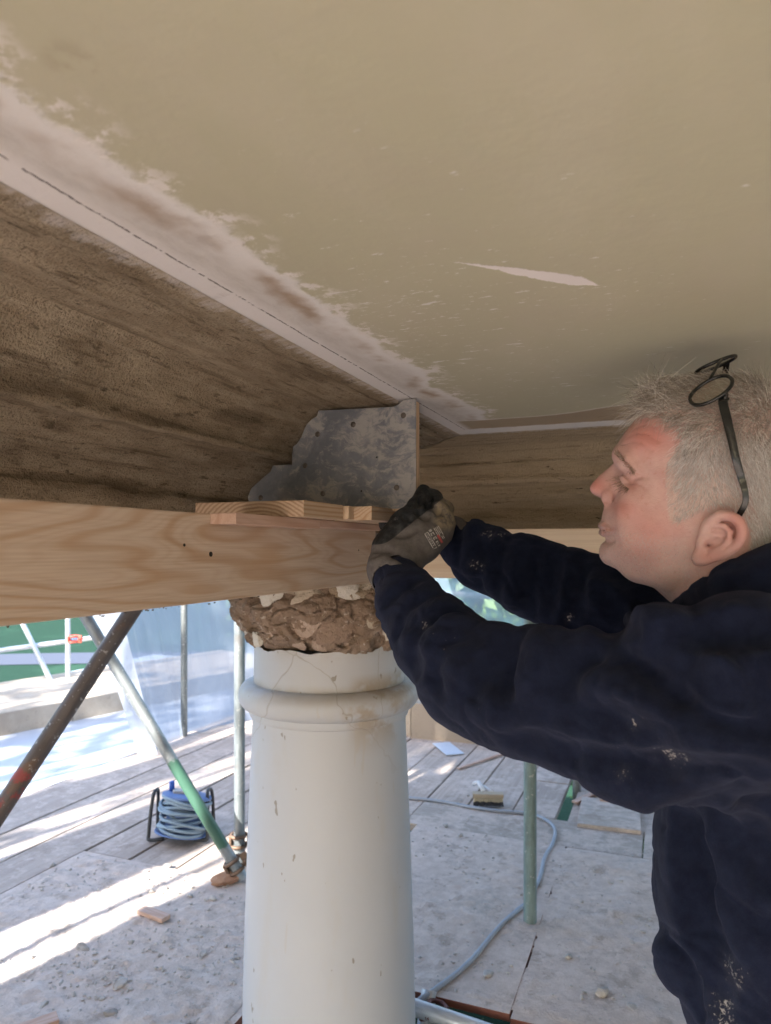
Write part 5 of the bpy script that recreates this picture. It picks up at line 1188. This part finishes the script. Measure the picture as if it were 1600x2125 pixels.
GV2 = Vol((-.03, 1.20, 1.36), (.20, 1.42, 1.52), .0030)
GV2.chain([P(962, 1128, 1.248), P(938, 1112, 1.268), P(905, 1094, 1.298)], [.034, .033, .030], .012)
GV2.chain([P(905, 1080, 1.30), P(890, 1076, 1.315)], [.026, .022], .014)
for i, (dy, dz) in enumerate(((0, 0), (9, .008), (18, .012), (27, .012))):
    GV2.chain([P(895, 1070 + dy, 1.31 + dz), P(860, 1063 + dy, 1.322 + dz), P(824, 1064 + dy, 1.312 + dz), P(798, 1070 + dy * .8, 1.290 + dz)], [.014, .0122, .0112, .0100], .006)
GV2.chain([P(915, 1110, 1.285), P(880, 1108, 1.268), P(850, 1098, 1.262)], [.017, .014, .012], .008)
g2, q2 = GV2.mesh(); g2 = lap(g2, q2, 1, .5); gm_ = fast_mesh('glove', g2 - ROOT, q2); x2, y2 = proj(g2); color_attr(gm_, 'coat', np.stack([sst(x2, 905, 880) * .6, 0 * x2, 0 * x2], 1)); link('glove', gm_, M_GLOVE, man)
# wrist skin inside the left cuff
# ------------------------------------------------------------------ trousers and shoes (below the frame)
TV = Vol((.20, .60, 0), (.75, 1.20, .86), .009)
hipc = np.array((TC[0], TC[1], .80))
TV.ell(hipc, (.085, .165, .10), .03, M=[[BF[0], BF[1], 0], [BL[0], BL[1], 0], [0, 0, 1]])
for sd, fw in ((1, .06), (-1, -.05)):
    b3 = np.array((BL[0], BL[1], 0)); f3_ = np.array((BF[0], BF[1], 0)); h0 = hipc + b3 * .09 * sd; kx = h0 + f3_ * (.03 + fw * .6) + (0, 0, -.36); ax_ = h0 + f3_ * (fw - .02); ax_[2] = .10
    TV.chain([h0, kx, ax_], [.098, .072, .062], .03)
tv_, tq = TV.mesh(); link('trousers', fast_mesh('trousers', lap(tv_, tq, 2) - ROOT, tq), plain('work_trousers', (.03, .032, .04), .9, var=.25, scale=15, bump=.4), man)
for sd, fw in ((1, .06), (-1, -.05)):
    b3 = np.array((BL[0], BL[1], 0)); f3_ = np.array((BF[0], BF[1], 0)); an = hipc + b3 * .09 * sd + f3_ * (fw - .02); an[2] = 0
    SV = Vol(an - (.24, .24, .02), an + (.24, .24, .2), .006)
    SV.chain([an + (0, 0, .12), an + (0, 0, .055) - f3_ * .02, an + f3_ * .08 + (0, 0, .05), an + f3_ * .165 + (0, 0, .044)], [.055, .048, .046, .040], .02)
    q, x, y, z = SV.sl(an - (.3, .3, .1), an + (.3, .3, .3)); SV.F[q] = np.maximum(SV.F[q], .012 - z)
    sv, sq_ = SV.mesh(); link('boot', fast_mesh('boot', sv - ROOT, sq_), plain('boot_leather', (.10, .07, .045), .7, bump=.3), man)
# ------------------------------------------------------------------ hair
def hair_obj(name, pts, rad, mat):
    """pts: strands x points x 3 (world)"""
    n, k = pts.shape[:2]; hc = bpy.data.hair_curves.new(name); hc.add_curves([k] * n)
    hc.attributes['position'].data.foreach_set('vector', (pts - ROOT).astype(np.float32).ravel())
    ra = hc.attributes.get('radius') or hc.attributes.new('radius', 'FLOAT', 'POINT')
    ra.data.foreach_set('value', np.broadcast_to(rad, (n, k)).astype(np.float32).ravel())
    return link(name, hc, mat, man)
def mat_hair(name, a, b, c_):
    t = T(name); r = S(t, t.node('ShaderNodeHairInfo').outputs['Random'])
    col = t.mix(r.step(.1, .75), a, b); col = t.mix(r.step(.78, .95), col, c_)
    return t.done(t.pbr(col, .45, Specular_IOR_Level=.35))
tri = np.concatenate([hq[:, :3], hq[:, [0, 2, 3]]]); ar = np.linalg.norm(np.cross(hv[tri[:, 1]] - hv[tri[:, 0]], hv[tri[:, 2]] - hv[tri[:, 0]]), axis=1)
def roots(weight, n, seed):
    r = np.random.default_rng(seed); w_ = ar * weight[tri].mean(1); w_ /= w_.sum(); t = r.choice(len(tri), n, p=w_)
    b = r.random((n, 2)); b = np.where((b.sum(1) > 1)[:, None], 1 - b, b); b = np.c_[1 - b.sum(1), b]
    p = (hv[tri[t]] * b[..., None]).sum(1); nn = (hn[tri[t]] * b[..., None]).sum(1); return p, nn / np.linalg.norm(nn, axis=1)[:, None], r
def mpx(p):
    q = p.copy(); q[:, 1] = np.abs(q[:, 1]); return proj(toW(q))
def strands(p, n, d, L, r, k=7, lift=.5, curl=.12, drop=.0, flow=14.0):
    """combed strands in head space; neighbours share their curl"""
    m = len(p); s = np.linspace(0, 1, k)
    d = d - n * (d * n).sum(1)[:, None]; d /= np.maximum(np.linalg.norm(d, axis=1), 1e-6)[:, None]
    cl = np.stack([gnoise(p[:, 0] * flow * 6, p[:, 1] * flow * 6, p[:, 2] * flow * 6 + i * 9) for i in range(3)], 1)
    o = p[:, None, :] - n[:, None, :] * .0006 + L[:, None, None] * (n[:, None, :] * (lift * (s - .45 * s ** 2))[None, :, None] + d[:, None, :] * (s * (1 - lift * .4) + .2 * s ** 2)[None, :, None])
    o += (L[:, None, None] * curl) * (cl[:, None, :] * 1.6 * (s ** 1.6)[None, :, None] + r.normal(size=(m, 1, 3)) * (s ** 1.4)[None, :, None] * .7)
    w_ = np.sin(s[None, :] * (3.5 + 2 * r.random((m, 1))) + r.random((m, 1)) * 6) * s[None, :]
    o += w_[..., None] * (np.cross(n, d) * L[:, None] * curl * .7)[:, None, :]
    o[..., 2] -= drop * L[:, None] * s[None, :] ** 2
    return toW(o.reshape(-1, 3)).reshape(m, k, 3)
wS = scalp * (sst(PY, 880, 925) * 1.0); wS = scalp * np.clip(sst(PY + (PX - 1480) * -.10, 870, 930), 0, 1)
edge_soft = np.clip(sst(PX + 26 * gnoise(PX / 22, PY / 22, 0), 1362, 1412), .06, 1); wS *= edge_soft
p, n, r = roots(wS, 15000, 1); x, y = mpx(p)
fwd = np.array((.55, 0, -.85)); dwn = np.array((-.35, 0, -.95)); bck = np.array((-.85, 0, -.50))
tb = sst(x, 1400, 1520)[:, None]; d = fwd * (1 - tb) + dwn * tb; tt = sst(y, 980, 900)[:, None] * .6; d = d * (1 - tt) + np.array((.35, 0, -.3)) * tt
d = d + r.normal(size=d.shape) * .28; L = (.0065 + .010 * sst(y, 1060, 900) + .006 * sst(x, 1500, 1600)) * (.6 + .8 * r.random(len(p)))
L *= .4 + .6 * sst(x, 1380, 1430)
hair_obj('side_hair', strands(p, n, d, L, r, 5, .55, .12), np.linspace(.00019, .00008, 5), mat_hair('grey_side_hair', (.45, .42, .41), (.72, .70, .69), (.88, .87, .86)))
wT = scalp * sst(PY - (PX - 1480) * .06, 960, 880); p, n, r = roots(wT, 11000, 2); x, y = mpx(p)
front = sst(x, 1440, 1350)[:, None]; up = np.array((.45, 0, .55)); d = np.array((.80, 0, .10)) * (1 - front) + np.array((.55, 0, .25)) * front + r.normal(size=(len(p), 3)) * .30
d += .55 * np.stack([gnoise(p[:, 0] * 45, p[:, 1] * 45, p[:, 2] * 45), gnoise(p[:, 0] * 45 + 9, p[:, 1] * 45, p[:, 2] * 45), gnoise(p[:, 0] * 45, p[:, 1] * 45 + 5, p[:, 2] * 45)], 1)
sd_ = sst(y, 830, 930)[:, None]; d = d * (1 - sd_) + (np.array((.30, 0, -.75)) + r.normal(size=(len(p), 3)) * .3) * sd_
L = (.020 + .013 * front[:, 0] - .008 * sd_[:, 0]) * (.65 + .5 * r.random(len(p))) * (1 - .55 * np.exp(-((x - 1475) / 48) ** 2 - ((y - 812) / 34) ** 2))
hair_obj('top_hair', strands(p, n, d, L, r, 9, .64, .40, .15), np.linspace(.00021, .00007, 9), mat_hair('tousled_top_hair', (.22, .19, .16), (.47, .43, .385), (.82, .79, .75)))
# brow, lashes, stubble
def along(pts, n, seed, spread, dirf, L, lift, curl, k=5):
    r = np.random.default_rng(seed); q = np.array(cr([onreal(*p) for p in pts], 10)); i = r.integers(0, len(q), n); p = q[i] + r.normal(size=(n, 3)) * spread; t_ = i / len(q)
    nn = np.stack([np.full(n, .55), np.full(n, .8), np.full(n, .1)], 1); nn /= np.linalg.norm(nn, axis=1)[:, None]
    s = np.linspace(0, 1, k); d = np.array([dirf(a) for a in t_]) + r.normal(size=(n, 3)) * .18; Ls = L * (.6 + .7 * r.random(n))
    o = p[:, None, :] + Ls[:, None, None] * (d[:, None, :] * s[None, :, None] + nn[:, None, :] * (lift * (s - s * s * curl))[None, :, None]); 
    return o, toW(o.reshape(-1, 3)).reshape(n, k, 3)
_, w_ = along([(1281, 941), (1287, 949), (1296, 957), (1306, 968), (1313, 980)], 330, 3, .0013, lambda a: np.array((.15 - .5 * a, .1, .55 - 1.0 * a)), .0090, .30, .5)
hair_obj('eyebrow', w_, np.linspace(.00022, .00007, 5), mat_hair('brow_hair', (.16, .10, .075), (.34, .25, .20), (.6, .52, .46)))
_, w_ = along([(1285.5, 986), (1287, 995), (1292, 1004), (1299, 1010), (1305, 1014)], 60, 4, .0004, lambda a: np.array((.95 - .55 * a, .25 + .3 * a, -.30 - .25 * a)), .0100, .05, -1.6)
hair_obj('eyelashes', w_, np.linspace(.00022, .0001, 5), mat_hair('lash_hair', (.20, .13, .10), (.28, .19, .15), (.34, .25, .2)))
p, n, r = roots(np.clip(beard, 0, 1) * (1 - lips) * (1 - scalp), 7500, 5); d = np.array((.15, 0, -1.0)) + r.normal(size=p.shape) * .5
hair_obj('stubble', strands(p, n, d, .0016 * (.6 + .8 * r.random(len(p))), r, 3, .8, .1), np.linspace(.00013, .00007, 3), mat_hair('stubble_hair', (.22, .17, .145), (.50, .45, .42), (.75, .72, .70)))
# ================================================================== reading glasses pushed up on the head
gl = thing('reading_glasses', 'black framed reading glasses pushed up on top of the man\'s head', 'glasses', tuple(ROOT))
M_FRAME = plain('black_plastic', (.010, .011, .011), .22, var=.2)
tg = T('lens_glass'); gb = tg.node('ShaderNodeBsdfGlossy'); gb.inputs['Roughness'].default_value = .2; gb.inputs['Color'].default_value = (.8, .78, .74, 1); tb_ = tg.node('ShaderNodeBsdfTransparent'); tb_.inputs[0].default_value = (.90, .88, .84, 1); mx = tg.node('ShaderNodeMixShader'); mx.inputs[0].default_value = .30
tg.nt.links.new(tb_.outputs[0], mx.inputs[1]); tg.nt.links.new(gb.outputs[0], mx.inputs[2]); M_LENS = tg.done(S(tg, mx.outputs[0]))
def lens(cx, cy, l, a_px, tilt):
    c = hp(cx, cy, l); e0 = hp(cx + a_px[0], cy + a_px[1], l) - c; a1 = e0 / np.linalg.norm(e0); ra = np.linalg.norm(e0)
    nrm = np.array((-a1[2], 0, a1[0])); nrm = nrm if nrm[2] > 0 else -nrm
    a2 = np.array((0, 1., 0)) * math.cos(tilt) - nrm * math.sin(tilt); rb_ = .0205
    ring = []
    for i in range(40):
        th_ = 6.2832 * i / 40; ct, st_ = math.cos(th_), math.sin(th_)
        ct = math.copysign(abs(ct) ** .9, ct); st_ = math.copysign(abs(st_) ** .9, st_)
        ring.append(toW(c + a1 * ra * ct + a2 * rb_ * st_) - ROOT)
    mb = MB(); mb.tube(ring, .0021, 8, closed=True); rim = mb.build('rim', M_FRAME, gl, True)
    cc = toW(c) - ROOT; mb = MB(); up_ = (HM @ nrm) * .0012; mb.add([cc + up_] + ring, [(0, 1 + i, 1 + (i + 1) % 40) for i in range(40)]); mb.build('lens', M_LENS, rim, True)
    return c, a1 * ra, a2 * rb_
cn, n1, n2 = lens(1475, 810, .070, (41, -26), .72); cf, f1, f2_ = lens(1485, 757, -.004, (42, -17), .05)
br_ = [cn - n2 * .98 + n1 * .3, (cn - n2 + cf + f2_) / 2 + n1 * .42 + np.array((0, 0, .003)), cf + f2_ * .98 + f1 * .3]
mb = MB(); mb.tube([toW(q) - ROOT for q in cr(br_, 5)], .0018, 8); mb.build('bridge', M_FRAME, gl, True)
def strip(name, pts, wd, th_):
    """flat temple arm: width in the head's side plane, thin across"""
    p = np.array(cr(pts, 6)); w_ = np.interp(np.linspace(0, 1, len(p)), np.linspace(0, 1, len(wd)), wd); t = np.gradient(p, axis=0); t /= np.linalg.norm(t, axis=1)[:, None]
    sd = np.cross(t, np.array((0, 1., 0))); sd /= np.linalg.norm(sd, axis=1)[:, None]; up_ = np.cross(sd, t); V = []
    for i in range(len(p)):
        for a, b in ((-1, -.5), (-.8, -1), (.8, -1), (1, -.5), (1, .5), (.8, 1), (-.8, 1), (-1, .5)): V.append(toW(p[i] + sd[i] * a * w_[i] / 2 + up_[i] * b * th_ / 2) - ROOT)
    f = [(i * 8 + j, i * 8 + (j + 1) % 8, i * 8 + 8 + (j + 1) % 8, i * 8 + 8 + j) for i in range(len(p) - 1) for j in range(8)] + [tuple(range(8))[::-1], tuple(range(len(V) - 8, len(V)))]
    return link(name, mesh_data(name, V, f), M_FRAME, gl)
arm = [(1509, 824, .078), (1500, 832, .083), (1508, 868, .089), (1518, 910, .090), (1528, 955, .0895), (1538, 990, .0855), (1546, 1020, .0855), (1547, 1042, .084), (1539, 1060, .081), (1530, 1074, .078)]
near_arm = auto_smooth(strip('temple_arm', [hp(*q) for q in arm], [.0070, .0095, .0095, .0088, .0082, .0080, .0068, .0060, .0062, .0064, .0060], .0026), 40)
armf = [np.array((q[0], -q[1], q[2])) for q in [hp(*q) for q in arm]]; armf[0] = cf - f2_ * .9 + f1 * .6
auto_smooth(strip('temple_arm', armf, [.0070, .0095, .0095, .0088, .0082, .0080, .0068, .0060, .0062, .0064, .0060], .0026), 40)
mb = MB(); q0 = cn + n2 * .95 + n1 * .35; mb.tube([toW(q) - ROOT for q in cr([q0, (q0 + hp(1509, 824, .078)) / 2, hp(1503, 829, .081)], 4)], .0026, 8); mb.build('hinge', M_FRAME, near_arm, True)
